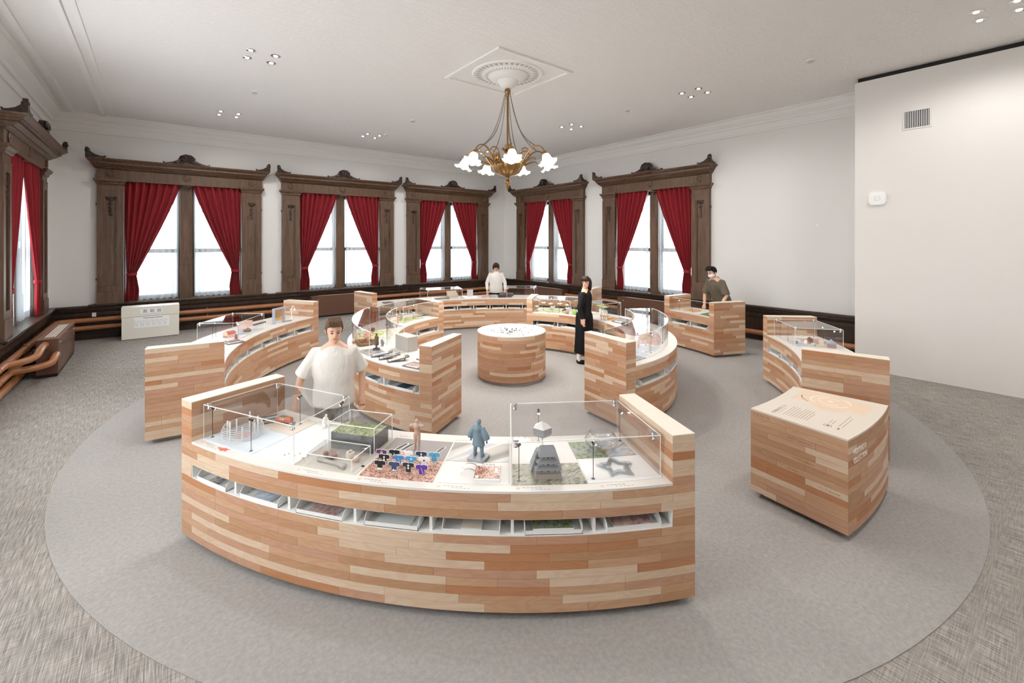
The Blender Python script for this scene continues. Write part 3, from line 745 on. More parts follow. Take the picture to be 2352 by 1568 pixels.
for k in range(48):
    a = 2*pi*k/48; T = Matrix.Translation((.355*cos(a), .355*sin(a), -.0365)) @ Matrix.Rotation(a, 4, 'Z') @ Matrix.Rotation(-.14, 4, 'Y'); b.box((0, 0, 0), (.05, .006, .004)); b.v[-8:] = [tuple(T @ Vector(v)) for v in b.v[-8:]]
b.build('fretwork', M_HOLE, e)
M_LAMP = mat('downlight_lamp', (255, 250, 240), .4, emit=(255, 246, 232), estr=4)
def downlight():
    e = thing('downlight', 'x', 'ceiling light')
    b = MB(); b.lathe([(.062, 0), (.066, -.004), (.05, -.006), (.046, -.002)], 20); b.build('rim', M_CHROME, e)
    b = MB(); b.lathe([(.047, -.001), (.046, -.004), (.02, -.003)], 20); b.build('reflector', M_CHROME, e)
    b = MB(); b.lathe([(.03, -.004), (.026, -.012), (0, -.016)], 16); b.build('lamp', M_LAMP, e)
    return e
dl0 = None
names = {(1.25, 11.52): 'above the rescue box', (1.25, 7.62): 'glowing above the left counters', (4.5, 11.55): 'over the middle back window', (8.0, 11.5): 'in the far corner of the ceiling', (8.0, 7.58): 'behind the chandelier', (8.0, 4.4): 'glowing by the right-hand wall', (8.05, .55): 'glowing above the white partition'}
for (x, y), d in names.items():
    for dx in (-.165, .165):
        for dy in (-.165, .165):
            if dl0 is None: o = dl0 = downlight(); o.location = (x+dx, y+dy, ZC)
            else: o = dup(dl0, None, (x+dx, y+dy, ZC), 0)
            o['label'] = '%s downlight of the chrome cluster of four %s' % (('near left', 'far left', 'near right', 'far right')[(dx > 0)*2+(dy > 0)], d); o['group'] = 'ceiling downlight clusters'
    spot('downlight_beam', (x, y, ZC-.03), (x, y, 0), 84, 2.95, .5, (1, .985, .97), .16)
for (x, y) in ((1.25, 4.4), (1.25, .55), (4.5, .55), (4.5, -2.9), (1.25, -2.9), (8.0, -2.9)):
    spot('downlight_beam', (x, y, ZC-.03), (x, y, 0), 84, 2.95, .5, (1, .985, .97), .16)
for (x, y), d in (((1.44, 9.47), 'near the left downlights'), ((4.67, 9.46), 'beyond the chandelier'), ((7.91, 5.86), 'between the right-hand downlights'), ((7.95, 2.49), 'toward the white partition'), ((4.75, 11.15), 'beside the middle back downlights')):
    e = thing('smoke_detector', 'small round white smoke detector on the ceiling %s' % d, 'smoke detector', (x, y, ZC), 0, 'ceiling smoke detectors')
    b = MB(); b.lathe([(.06, 0), (.06, -.012), (.05, -.02)], 20); b.build('base', M_WHITE, e)
    b = MB(); b.lathe([(.05, -.02), (.045, -.035), (.03, -.045), (0, -.046)], 20); b.build('cap', mat('detector_grey', (190, 188, 186), .5), e)

# ------------------------------------------------------------------ chandelier
def chandelier():
    e = thing('chandelier', 'brass chandelier with seven frilled glass shades hanging on chains from the ceiling rose', 'chandelier', (MX, MY, ZC))
    b = MB(); b.lathe([(0, -.245), (.035, -.25), (.05, -.265), (.052, -.30), (.045, -.32), (.03, -.34), (.024, -.37), (.018, -.40), (.017, -1.16), (.022, -1.18), (.045, -1.19), (.055, -1.20), (.035, -1.24), (.03, -1.29), (.05, -1.34), (.035, -1.42), (.02, -1.5)], 20); b.build('stem', M_BRASS, e)
    b = MB()
    for k in range(10):
        a = 2*pi*k/10; b.tube([(.03*cos(a), .03*sin(a), -1.33), (.06*cos(a), .06*sin(a), -1.28), (.10*cos(a), .10*sin(a), -1.25), (.11*cos(a), .11*sin(a), -1.265)], [.016, .014, .008, .003], 5)
    b.build('crown_leaf', M_BRASS, e)
    b = MB(); b.lathe([(.06, -1.50), (.17, -1.50), (.245, -1.51), (.26, -1.535), (.245, -1.59), (.20, -1.655), (.13, -1.70), (.05, -1.72), (.022, -1.74), (.02, -1.77), (.05, -1.80), (.055, -1.825), (.03, -1.85), (.018, -1.87), (.03, -1.90), (.02, -1.93), (.008, -1.96), (0, -1.97)], 84, wob=lambda a, r, z: (r*(1+.035*cos(14*a)) if .1 < r else r, z)); b.build('bowl', M_BRASS, e)
    a0 = ta(0)  # toward the camera
    for k in range(7):
        a = ta(5+51.43*k) if False else TH+pi+radians(5+51.43*k)
        arm = thing('arm', '', ''); del arm['label'], arm['category']; arm.parent = e; arm.rotation_euler = (0, 0, a)
        b = MB()
        b.tube(*smooth_path([(.22, 0, -1.58), (.29, 0, -1.50), (.36, 0, -1.40), (.44, 0, -1.31), (.53, 0, -1.265), (.61, 0, -1.275), (.67, 0, -1.32), (.70, 0, -1.37)], [.018, .017, .015, .014, .012, .011, .011, .012]), 8)
        b.tube(*smooth_path([(.26, .02, -1.50), (.22, .03, -1.38), (.26, .03, -1.29), (.34, .02, -1.27), (.40, .01, -1.33), (.37, 0, -1.39)], [.010, .010, .010, .009, .008, .005]), 6)
        b.tube(*smooth_path([(.30, 0, -1.52), (.38, 0, -1.48), (.47, 0, -1.45), (.52, 0, -1.46), (.535, 0, -1.49)], [.016, .015, .011, .008, .004]), 6)
        b.ball((.25, 0, -1.43), (.03, .055, .06), 10, 7); b.ball((.20, .09, -1.54), (.04, .04, .03), 8, 6)
        T = Matrix.Translation((.70, 0, -1.37)) @ Matrix.Rotation(-.35, 4, 'Y')
        b.lathe([(.012, .01), (.028, 0), (.034, -.03), (.05, -.055), (.046, -.06)], 12, 0, T)
        b.build('bracket', M_BRASS, arm)
        b = MB()
        b.lathe([(.04, -.05), (.055, -.065), (.068, -.10), (.075, -.14), (.09, -.17), (.13, -.20), (.15, -.205)], 36, 0, T, True, wob=lambda an, r, z: (r*(1+(.10*cos(7*an) if r > .085 else 0)*(r/.15)), z+(.018*cos(7*an)*(r/.15)**2 if r > .085 else 0)))
        b.build('shade', M_SHADE, arm)
        b = MB(); b.ball(T @ Vector((0, 0, -.11)), .032, 10, 8); b.build('bulb', M_BULB, arm)
        l = bpy.data.lights.new('chandelier_bulb', 'POINT'); l.energy = 54; l.color = (1, .98, .95); l.shadow_soft_size = .06
        lo = bpy.data.objects.new('chandelier_bulb', l); COL.objects.link(lo); lo.parent = arm; lo.location = T @ Vector((0, 0, -.13))
        # chain
        b = MB(); A, B_ = Vector((.045, 0, -.33)), Vector((.53, 0, -1.26)); n = 34
        for i in range(n):
            t0 = (i+.5)/n; p = A.lerp(B_, t0); p.z -= .16*sin(pi*t0); p.x -= .05*sin(pi*t0)
            M = (B_-A).to_track_quat('Z', 'Y').to_matrix().to_4x4() @ Matrix.Rotation(pi/2*(i % 2), 4, 'Z')
            b.tube([Matrix.Translation(p) @ M @ Vector((.008*cos(q), 0, .021*sin(q))) for q in [2*pi*j/8 for j in range(9)]], .0024, 4, 0, False)
        b.build('chain', mat('dark_brass', (110, 86, 56), .4, .8), arm)
    return e
M_SHADE = bpy.data.materials.new('frosted_glass_shade'); M_SHADE.use_nodes = True; t = NT(M_SHADE)
t.bsdf().inputs['Base Color'].default_value = (1, .96, .9, 1); t.bsdf().inputs['Roughness'].default_value = .5; t.bsdf().inputs['Transmission Weight'].default_value = .3
t.bsdf().inputs['Emission Color'].default_value = (1, .87, .70, 1); t.bsdf().inputs['Emission Strength'].default_value = 1.1
M_BULB = mat('warm_bulb', (255, 240, 220), .5, emit=(255, 228, 190), estr=18)
chandelier()

# ------------------------------------------------------------------ exhibits
M_PALE = mat('pale_resin', (238, 236, 232), .5); M_GREYP = mat('grey_panel', (158, 150, 146), .6); M_BEIGE = mat('beige_panel', (204, 198, 186), .6)
M_CAPT = mat('caption_grey', (150, 144, 140), .7); M_ODOT = mat('caption_orange', (232, 196, 176), .7); M_LENS = mat('spot_lens', (255, 255, 250), .4, emit=(255, 248, 236), estr=30)
def photo_mat(name, stops, scale=(30, 30, 30), detail=3, rot=0.0, dist=0.5):
    m = mat(name, rough=.4); t = NT(m); n = t.noise(t.mapping(t.coord(), scale, (0, 0, rot)), 1.0, detail, .6, dist)
    t.set(Base_Color=t.ramp(n, [(p, s2l(c)) for p, c in stops])); return m
PH = dict(
 fish=photo_mat('herring_photo', [(.32, (58, 48, 44)), (.43, (140, 88, 70)), (.50, (200, 146, 124)), (.57, (232, 200, 180)), (.66, (104, 68, 56))], (60, 38, 40), 4, TH, 1.5),
 sea=photo_mat('seashore_photo', [(.35, (112, 106, 96)), (.48, (170, 163, 152)), (.58, (214, 208, 200)), (.7, (176, 176, 178))], (.9, 7, 3), 1, TH),
 street=photo_mat('old_town_photo', [(.34, (72, 66, 60)), (.46, (132, 124, 112)), (.54, (176, 170, 150)), (.60, (120, 128, 92)), (.70, (210, 204, 190))], (14, 34, 20), 4, TH, 1.0),
 flower=photo_mat('flower_meadow_photo', [(.32, (70, 84, 58)), (.45, (118, 136, 88)), (.55, (150, 158, 124)), (.63, (134, 116, 176)), (.74, (190, 196, 190))], (40, 40, 30), 3),
 lake=photo_mat('lake_photo', [(.34, (110, 104, 98)), (.46, (168, 156, 146)), (.54, (150, 176, 206)), (.62, (206, 172, 136)), (.72, (120, 92, 70))], (4, 22, 8), 3, TH),
 grey=photo_mat('grey_town_photo', [(.35, (104, 100, 98)), (.5, (150, 144, 140)), (.62, (196, 190, 184)), (.72, (132, 120, 112))], (26, 26, 26), 4),
 green=photo_mat('green_map_print', [(.35, (122, 140, 96)), (.5, (182, 190, 132)), (.6, (226, 216, 140)), (.72, (160, 170, 150))], (12, 12, 12), 2),
 blue=photo_mat('pale_blue_print', [(.4, (168, 178, 196)), (.55, (200, 206, 214)), (.7, (224, 226, 228))], (16, 16, 16), 3),
 pink=photo_mat('pink_town_photo', [(.35, (150, 116, 112)), (.5, (190, 156, 150)), (.65, (214, 190, 180))], (30, 30, 30), 4))
def place(o, r, phi, z=ZS, rot=0.0): o.location = P(r, phi, z); o.rotation_euler = (0, 0, ta(phi)+pi/2+radians(rot)); return o
def exhibit(name, label, cat, r, phi, group=None, z=ZS, rot=0.0): return place(thing(name, label, cat, (0, 0, 0), 0, group), r, phi, z, rot)
def printed(par, m, r0, r1, p0, p1, h=.003, name='print_panel', z=ZS):
    b = MB(); carc(b, r0, r1, p0, p1, z, z+h); return b.build(name, m, par, True)
def caption(par, r, phi, n=2, side=1):
    b = MB(); T = Matrix.Translation(P(r, phi, ZS)) @ Matrix.Rotation(ta(phi)+pi/2+(0 if side > 0 else pi), 4, 'Z')
    b.lathe([(.012, 0), (.012, .0006), (0, .0006)], 16, 0, T, False); b.build('caption_dot', M_ODOT, par, True)
    b = MB()
    for k in range(n):
        for j in range(5):
            w = .012+.008*R.random(); x = .035+.024*j+(.05 if k else 0); b.box(T @ Vector((x, .008-.017*k, .0003)), (w, .004-.0012*k, .0006), ta(phi)+pi/2)
    b.build('caption_text', M_CAPT, par, True)
def acrylic(label, pts, z0, z1, th=.005, clamps=True, group='clear acrylic display cases', top=True):
    """a clear case over a convex quadrilateral of plan points"""
    pts = [Vector(p[:2]) for p in pts]; c = sum(pts, Vector((0, 0)))/len(pts)
    e = thing('acrylic_case', label, 'display case', (c.x, c.y, z0), 0, group); n = len(pts); h = z1-z0
    for i in range(n):
        A, B_ = pts[i]-c, pts[(i+1) % n]-c; d = B_-A
        b = MB(); b.box(((A.x+B_.x)/2, (A.y+B_.y)/2, h/2), (d.length-th, th, h-th), atan2(d.y, d.x)); b.build('side_sheet', M_ACRYL, e)
    if top:
        b = MB(); b.prism([(p-c)*.998 for p in pts], h-th, h); b.build('top_sheet', M_ACRYL, e)
    b = MB()
    for i in range(n):
        A, B_ = pts[i]-c, pts[(i+1) % n]-c; d = (B_-A); L = d.length
        b.box(((A.x+B_.x)/2, (A.y+B_.y)/2, h), (L, .004, .004), atan2(d.y, d.x)); b.box((A.x, A.y, h/2), (.004, .004, h))
    b.build('bright_edge', M_EDGE, e)
    if clamps:
        for p in pts:
            q = (p-c)*.93; b = MB(); T = Matrix.Translation((q.x, q.y, h))
            b.lathe([(0, .012), (.016, .012), (.017, .008), (.017, 0), (.011, -.004), (.011, -.022), (.014, -.026), (.014, -.034), (0, -.034)], 14, 0, T); b.build('clamp', M_CHROME, e)
    return e
def arc_case(label, r0, r1, p0, p1, z0, z1, th=.005):
    mid = P((r0+r1)/2, (p0+p1)/2, z0); e = thing('acrylic_case', label, 'display case', mid, 0, 'clear acrylic display cases')
    b = MB(); carc(b, r1-th, r1, p0, p1, z0, z1); b.build('outer_sheet', M_ACRYL, e, True)
    b = MB(); carc(b, r0, r0+th, p0, p1, z0, z1); b.build('inner_sheet', M_ACRYL, e, True)
    b = MB(); carc(b, r0, r1, p0, p1, z1, z1+th); b.build('top_sheet', M_ACRYL, e, True)
    for q in (p0, p1):
        b = MB(); dq = degrees(th/r1); carc(b, r0, r1, q-dq/2, q+dq/2, z0, z1); b.build('end_sheet', M_ACRYL, e, True)
    b = MB()
    for rr in (r0, r1): carc(b, rr-.002, rr+.002, p0, p1, z1-.001, z1+.006)
    for q in (p0, p1):
        for rr in (r0, r1): b.box(P(rr, q, (z0+z1)/2), (.004, .004, z1-z0))
    b.build('bright_edge', M_EDGE, e, True)
    for q in (p0+3, p1-3):
        for rr in (r0+.05, r1-.05):
            b = MB(); b.lathe([(0, .016), (.012, .016), (.012, .005), (.009, 0), (.009, -.02), (0, -.02)], 12, 0, Matrix.Translation(P(rr, q, z1))); b.build('clamp', M_CHROME, e, True)
    return e
RODM = None
def rod_light(r, phi, d, h=.22, rot=0.0, power=0, aim=None):
    """a thin rod with a small tilting spotlight"""
    global RODM
    if RODM is None:
        b = MB(); b.lathe([(0, .004), (.012, .004), (.013, 0)], 14); m1 = b.mesh('base', M_STEEL)
        b = MB(); b.tube([(0, 0, .003), (0, 0, .22)], .0022, 6); m2 = b.mesh('rod', M_STEEL)
        T = Matrix.Translation((0, 0, .222)) @ Matrix.Rotation(radians(125), 4, 'X')
        b = MB(); b.lathe([(0, -.018), (.008, -.018), (.009, .018), (.0075, .018)], 12, 0, T); m3 = b.mesh('lamp_head', M_STEEL)
        b = MB(); b.lathe([(0, .0165), (.0075, .0165), (.0078, .0185)], 12, 0, T); m4 = b.mesh('lens', M_LENS); RODM = (m1, m2, m3, m4)
    e = exhibit('rod_spotlight', 'thin rod spotlight %s' % d, 'spotlight', r, phi, 'rod spotlights inside the cases', ZS, rot); e.scale = (1, 1, h/.22)
    a = ob('base', RODM[0], e); ob('rod', RODM[1], e); hd = ob('lamp_head', RODM[2], e); ob('lens', RODM[3], hd)
    if power: spot('rod_spot_beam', P(r, phi, ZS+h), aim, power, 1.5, .7, (1, .95, .88), .012)
    return e
def remesh(b, voxel, name, m, parent=None, smooth=6, world=False):
    me = b.mesh(name, m); o = bpy.data.objects.new(name, me); COL.objects.link(o)
    md = o.modifiers.new('r', 'REMESH'); md.mode = 'VOXEL'; md.voxel_size = voxel; md.use_smooth_shade = True
    if smooth: sm = o.modifiers.new('s', 'SMOOTH'); sm.factor = .5; sm.iterations = smooth
    bpy.context.view_layer.update()
    me2 = bpy.data.meshes.new_from_object(o.evaluated_get(bpy.context.evaluated_depsgraph_get())); me2.name = name
    bpy.data.objects.remove(o); bpy.data.meshes.remove(me)
    if not me2.materials: me2.materials.append(m)
    return ob(name, me2, parent, world)

# ---- front counter
printed(cF, mat('white_print', (232, 231, 229), .5), 4.03, 4.60, -23.1, -18.5)
printed(cF, mat('ice_print', (214, 222, 228), .5), 4.28, 4.60, -30.1, -23.2); printed(cF, mat('sand_print', (218, 208, 194), .5), 4.03, 4.275, -30.1, -23.2)
printed(cF, M_BEIGE, 4.08, 4.60, -18.4, -12.8); printed(cF, PH['fish'], 4.345, 4.60, -12.5, -6.6); printed(cF, M_GREYP, 4.07, 4.34, -12.7, -6.6)
printed(cF, PH['sea'], 4.07, 4.335, -6.4, -.9); printed(cF, mat('white_print2', (228, 223, 218), .5), 4.34, 4.60, -6.3, -.9)
printed(cF, PH['street'], 4.36, 4.60, -.6, 5.0); printed(cF, MATS['white_print2'], 4.06, 4.355, -.6, 5.0)
printed(cF, PH['flower'], 4.06, 4.30, 5.1, 8.0); printed(cF, PH['lake'], 4.06, 4.30, 8.05, 10.7); printed(cF, MATS['white_print'], 4.31, 4.60, 5.1, 10.9)
for q in (-29.3, -17.6, -12.2, -6.0, -.2, 6.0): caption(cF, 4.635, q)
for q in (-24.5, -14, -10.5, -4.5, 1.5, 7.0): caption(cF, 4.02, q, 1, -1)
isl = [(-.055, -.004), (-.04, -.014), (-.028, -.006), (-.01, -.022), (.012, -.026), (.03, -.014), (.05, -.02), (.044, .004), (.056, .022), (.03, .012), (.012, .022), (-.006, .012), (-.03, .004), (-.046, .008)]
b = MB(); b.prism(isl, 0, .0006, 0, Matrix.Translation(P(4.625, -26.4, ZS)) @ Matrix.Rotation(ta(-26.4)+pi/2, 4, 'Z')); b.build('printed_island', mat('red_print', (214, 112, 92), .6), cF, True)
caseL = acrylic('large clear case over trains and layered disc model on the nearest counter', [P(4.60, -30.0), P(4.60, -18.5), P(4.03, -18.7), P(4.03, -30.0)], ZS, 1.0)
caseR = acrylic('large clear case over the castle and star fort on the nearest counter', [P(4.60, -.7), P(4.58, 10.9), P(3.97, 10.9), P(3.97, -.75)], ZS, 1.0)
for q, d, rr, ro, pw in ((-29.6, 'at the outer corner beside the layered disc model', 4.555, 150, 0), (-23.8, 'between the disc model and the white print', 4.565, 150, .6), (-24.7, 'behind the orange train', 4.10, -30, .6), (-19.0, 'behind the hunched white sculpture', 4.09, -30, .7), (-.1, 'in front of the old town photo', 4.555, 200, 0), (5.6, 'in front of the star fort', 4.555, 150, 1.8), (10.4, 'by the lake photo in the castle case', 4.09, 30, 1.6), (2.1, 'glaring behind the grey castle', 4.03, 0, 1.2)):
    rod_light(rr, q, d, .215, ro, pw, P(4.3, q+(2 if q < 0 else -1.5), ZS))
# layered disc model
e = exhibit('layered_disc_model', 'stacked clear disc model with white columns under the left case', 'model', 4.43, -27.5)
b = MB()
for k in range(8): b.lathe([(.05+.006*k, .008+.012*k), (.138-.005*max(0, k-4), .008+.012*k)], 40, 0, None, False)
b.build('disc_stack', glass('clear_disc', (.99, .99, .992), 1.5, .05, k=.6), e)
b = MB()
for k in range(8): q = .138-.005*max(0, k-4); b.lathe([(q-.0015, .007+.012*k), (q+.001, .007+.012*k), (q+.001, .0095+.012*k), (q-.0015, .0095+.012*k), (q-.0015, .007+.012*k)], 40)
b.build('disc_edges', mat('disc_edge', (226, 228, 230), .3), e)
for k in range(7):
    a = k*.9+.3; b = MB(); b.lathe([(0, .10+.02*(k % 3)), (.006, .10+.02*(k % 3)), (.006, .004)], 8, 0, Matrix.Translation((.10*cos(a), .10*sin(a), 0))); b.build('column', M_PALE, e)
b = MB(); b.lathe([(.06, .002), (.0, .03)], 20); b.build('core', mat('rosy_resin', (214, 176, 168), .5), e)
b = MB(); b.lathe([(0, .002), (.175, .002), (.18, 0)], 40); b.build('base', M_PALE, e)
def train(name, label, r, phi, rot, body, roof, win, L=.17, nose=0.0):
    e = exhibit(name, label, 'model train', r, phi, 'model trains', ZS+.003, rot)
    sec = [(-.019, .012), (-.020, .040), (-.015, .050), (.015, .050), (.020, .040), (.019, .012)]
    b = MB(); vs = []
    st = [(-L/2, .75), (-L/2+.03, 1.0), (L/2-.05, 1.0), (L/2, 1.0-nose)]
    for x, k in st: vs += [(x, y*(.6+.4*k), .012+(z-.012)*k) for y, z in sec]
    n = 6; fs = [tuple(range(n)), tuple(range(4*n-1, 3*n-1, -1))]+[(i*n+j, (i+1)*n+j, (i+1)*n+(j+1) % n, i*n+(j+1) % n) for i in range(3) for j in range(n)]
    b.add(vs, fs); b.build('body', body, e)
    b = MB(); b.bx(-L/2+.03, L/2-.05, -.0155, .0155, .0495, .0535); b.build('roof', roof, e)
    for s in (-1, 1):
        b = MB()
        for k in range(6): x = -L/2+.035+k*(L-.095)/6; b.bx(x, x+.012, s*.0195-.0015, s*.0195+.0015, .030, .040)
        b.build('windows', win, e)
    for x in (-L/2+.035, L/2-.045):
        b = MB()
        for s in (-1, 1):
            for dx in (-.012, .012): b.lathe([(0, -.003), (.0065, -.003), (.0065, .003), (0, .003)], 10, 0, Matrix.Translation((x+dx, s*.014, .0065)) @ Matrix.Rotation(pi/2, 4, 'X'))
        b.build('bogie', M_BLACK, e)
train('train_car', 'silver and green model express train in the left case', 4.19, -28.0, 62, mat('silver_green', (168, 172, 168), .3, .4), mat('train_grey', (92, 94, 92), .4), M_BLACK, .20, .45)
train('train_car', 'orange model diesel train in the left case', 4.14, -26.5, 12, mat('train_orange', (206, 110, 66), .4), MATS['train_grey'], M_PAPER, .13, .1)
# hunched white sculpture
def statuette(e, h, m, pose='stand', vox=None, rob=False):
    k = h/1.7; b = MB(); T = lambda x, y, z: (x*k, y*k, z*k)
    if pose == 'hunch':
        b.tube([T(0, .05, .35), T(0, .02, .7), T(0, -.12, 1.05), T(0, -.26, 1.28)], [.26*k, .25*k, .23*k, .12*k], 10); b.ball(T(0, -.34, 1.46), .14*k)
        for s in (-1, 1): b.tube([T(.2*s, -.15, 1.15), T(.26*s, -.3, .85), T(.1*s, -.55, .82)], [.09*k, .08*k, .05*k], 8); b.tube([T(.12*s, .05, .35), T(.14*s, -.3, .38), T(.14*s, -.32, .0)], [.13*k, .11*k, .08*k], 8)
    else:
        b.tube([T(0, 0, .85), T(0, .02, 1.05), T(0, .0, 1.3), T(0, 0, 1.42), T(0, 0, 1.5)], [.17*k, .155*k, .2*k, .15*k, .06*k], 10); b.ball(T(0, -.02, 1.58), (.1*k, .11*k, .125*k))
        for s in (-1, 1):
            b.tube([T(.09*s, 0, .9), T(.11*s, -.01, .5), T(.11*s, .02, .06)], [.12*k, .09*k, .06*k], 8); b.ball(T(.11*s, -.07, .04), (.05*k, .12*k, .045*k))
            if pose == 'stub': b.tube([T(.17*s, 0, 1.36), T(.33*s, -.02, 1.30), T(.42*s, -.02, 1.36)], [.11*k, .10*k, .07*k], 8)
            elif pose == 'offer': b.tube([T(.17*s, 0, 1.36), T(.25*s, -.02, 1.12), T(.1*s, -.26, 1.16)], [.08*k, .07*k, .05*k], 8)
            else: b.tube([T(.19*s, 0, 1.38), T(.29*s, .02, 1.1), T(.33*s, -.03, .84)], [.09*k, .08*k, .055*k], 8); b.ball(T(.335*s, -.04, .77), (.045*k, .05*k, .08*k))
    if rob: b.lathe([(.27*k, .35*k), (.24*k, .8*k), (.23*k, 1.2*k), (.16*k, 1.42*k), (0, 1.44*k)], 16); b.lathe([(0, .35*k), (.27*k, .35*k)], 16)
    return remesh(b, vox or h/46, 'figure', m, e, 3)
e = exhibit('sculpture', 'small hunched white resin figure at the inner rim of the nearest counter', 'sculpture', 4.07, -21.6, None, ZS, 80); statuette(e, .115, M_PALE, 'hunch')
b = MB(); b.prism(rrect(.09, .05, .008), 0, .008); b.build('base', M_PALE, e)
for k in range(6):
    b = MB(); b.ball((0, 0, .004), (.007, .005, .004), 8, 5); o = place(b.build('shell_fragment', mat('shell_grey', (206, 202, 196), .5)), 4.50+.03*sin(k*2.2), -20.6+.45*k+.3*cos(k*3), ZS+.003, k*50)
    tag(o, 'tiny pale shell fragment scattered on the white print under the left case', 'fragment', 'tiny shell fragments')
# terrain block with moss
e = exhibit('terrain_block', 'dark grey excavation block with mossy green top under a small clear case', 'model', 4.21, -15.4)
b = MB(); b.bx(-.165, .165, -.12, .08, .003, .115); b.build('block', mat('charcoal_block', (92, 92, 92), .6), e)
b = MB(); rr = random.Random(3); H = [[.117+.012*rr.random()+.006*sin(i*.9)*cos(j*.7) for i in range(15)] for j in range(10)]
b.grid(lambda u, v: (-.165+.33*u, -.12+.2*v, .114 if u in (0, 1) or v in (0, 1) else H[int(v*9)][int(u*14)]), 14, 9); b.build('moss', photo_mat('moss', [(.35, (74, 80, 52)), (.5, (120, 132, 72)), (.62, (164, 170, 104)), (.75, (130, 118, 96))], (60, 60, 60), 3), e)
acrylic('small clear case over the mossy excavation block', [P(4.345, -17.7), P(4.345, -13.0), P(4.09, -13.0), P(4.09, -17.9)], ZS+.003, .93, .004, False)
# archaeological finds
acrylic('low clear case over bones and stones', [P(4.575, -17.5), P(4.575, -13.3), P(4.37, -13.2), P(4.37, -17.8)], ZS+.003, .825, .004, False)
e = exhibit('bone_find', 'long grey animal bone lying in the low case', 'bone', 4.525, -15.6, 'archaeological finds', ZS+.003, -6)
b = MB(); b.tube([(-.11, 0, .016), (-.07, .0, .013), (.05, -.004, .014), (.11, -.012, .016)], [.017, .011, .012, .018], 10); b.ball((-.115, .008, .016), .014); b.ball((.115, -.02, .015), .016); b.ball((.112, -.002, .018), .014); remesh(b, .004, 'shaft', mat('old_bone', (168, 162, 154), .7), e, 2)
e = exhibit('stone_find', 'reddish flint cluster in a tiny clear box within the low case', 'stone', 4.455, -16.3, 'archaeological finds', ZS+.003)
b = MB()
for k in range(8): b.ball((-.045+.012*k+.006*sin(k*5), .012*cos(k*2.3), .016+.012*(k % 2)), (.02, .016, .016), 8, 6)
remesh(b, .005, 'flint', mat('red_flint', (150, 116, 104), .7), e, 1)
b = MB(); b.bx(-.02, .05, -.03, .03, .002, .055); b.build('lid', M_ACRYL, e)
e = exhibit('shell_find', 'upright cream shell cup in the low case', 'shell', 4.43, -14.6, 'archaeological finds', ZS+.003)
b = MB(); b.lathe([(.026, 0), (.03, .03), (.027, .045), (.014, .047), (.01, .03)], 16, wob=lambda a, r, z: (r*(1+.08*cos(3*a)), z+.004*cos(2*a))); b.ball((0, 0, .052), (.012, .01, .01)); b.build('cup', mat('cream_shell', (212, 198, 180), .6), e)
e = exhibit('ball_find', 'round pinkish clay ball in the low case', 'clay ball', 4.455, -13.8, 'archaeological finds', ZS+.003); b = MB(); b.ball((0, 0, .022), (.024, .022, .022), 14, 10); b.build('ball', mat('pink_clay', (204, 178, 162), .7), e)
b = MB(); b.prism([(-.011, -.004), (.006, -.008), (.012, .004), (-.006, .007)], 0, .005); tag(place(b.build('obsidian_chip', M_BLACK), 4.50, -12.9, ZS+.003), 'tiny black obsidian chip beside the low case', 'chip')
# happi coats on clear stands
coat = [(-.012, .070), (-.036, .066), (-.037, .046), (-.017, .043), (-.017, .012), (.017, .012), (.017, .043), (.037, .046), (.036, .066), (.012, .070), (0, .066)]
coats = [(4.535, -11.15, (24, 23, 24), 'black coat with white zigzag hem, front row', 'zig'), (4.535, -9.95, (58, 72, 104), 'slate blue coat with white peaks, front row', 'peak'), (4.53, -8.8, (38, 48, 50), 'dark green coat, front row', 'dot'), (4.545, -7.65, (92, 52, 158), 'bright purple coat with white strokes, front row', 'str'),
 (4.455, -11.3, (22, 21, 22), 'plain black coat, middle row', 'dot'), (4.45, -10.05, (70, 132, 190), 'mid blue coat, middle row', 'hook'), (4.45, -8.95, (72, 158, 206), 'sky blue coat with ring crest, middle row', 'ring'), (4.45, -7.85, (232, 232, 236), 'white coat with black diamond, middle row', 'dia'),
 (4.40, -11.9, (88, 44, 92), 'plum coat with white crest, back row', 'ring'), (4.385, -10.8, (18, 18, 20), 'black coat with long emblem, back row', 'hook'), (4.385, -9.65, (238, 234, 232), 'white coat with red edge, back row', 'red'), (4.38, -8.4, (46, 62, 88), 'navy coat with flower crest, back row', 'dot'), (4.38, -7.25, (86, 170, 214), 'pale blue coat with red letters, back row', 'redbar')]
TX = Matrix.Rotation(pi/2, 4, 'X'); M_RED2 = mat('red_ink', (196, 58, 50), .6)
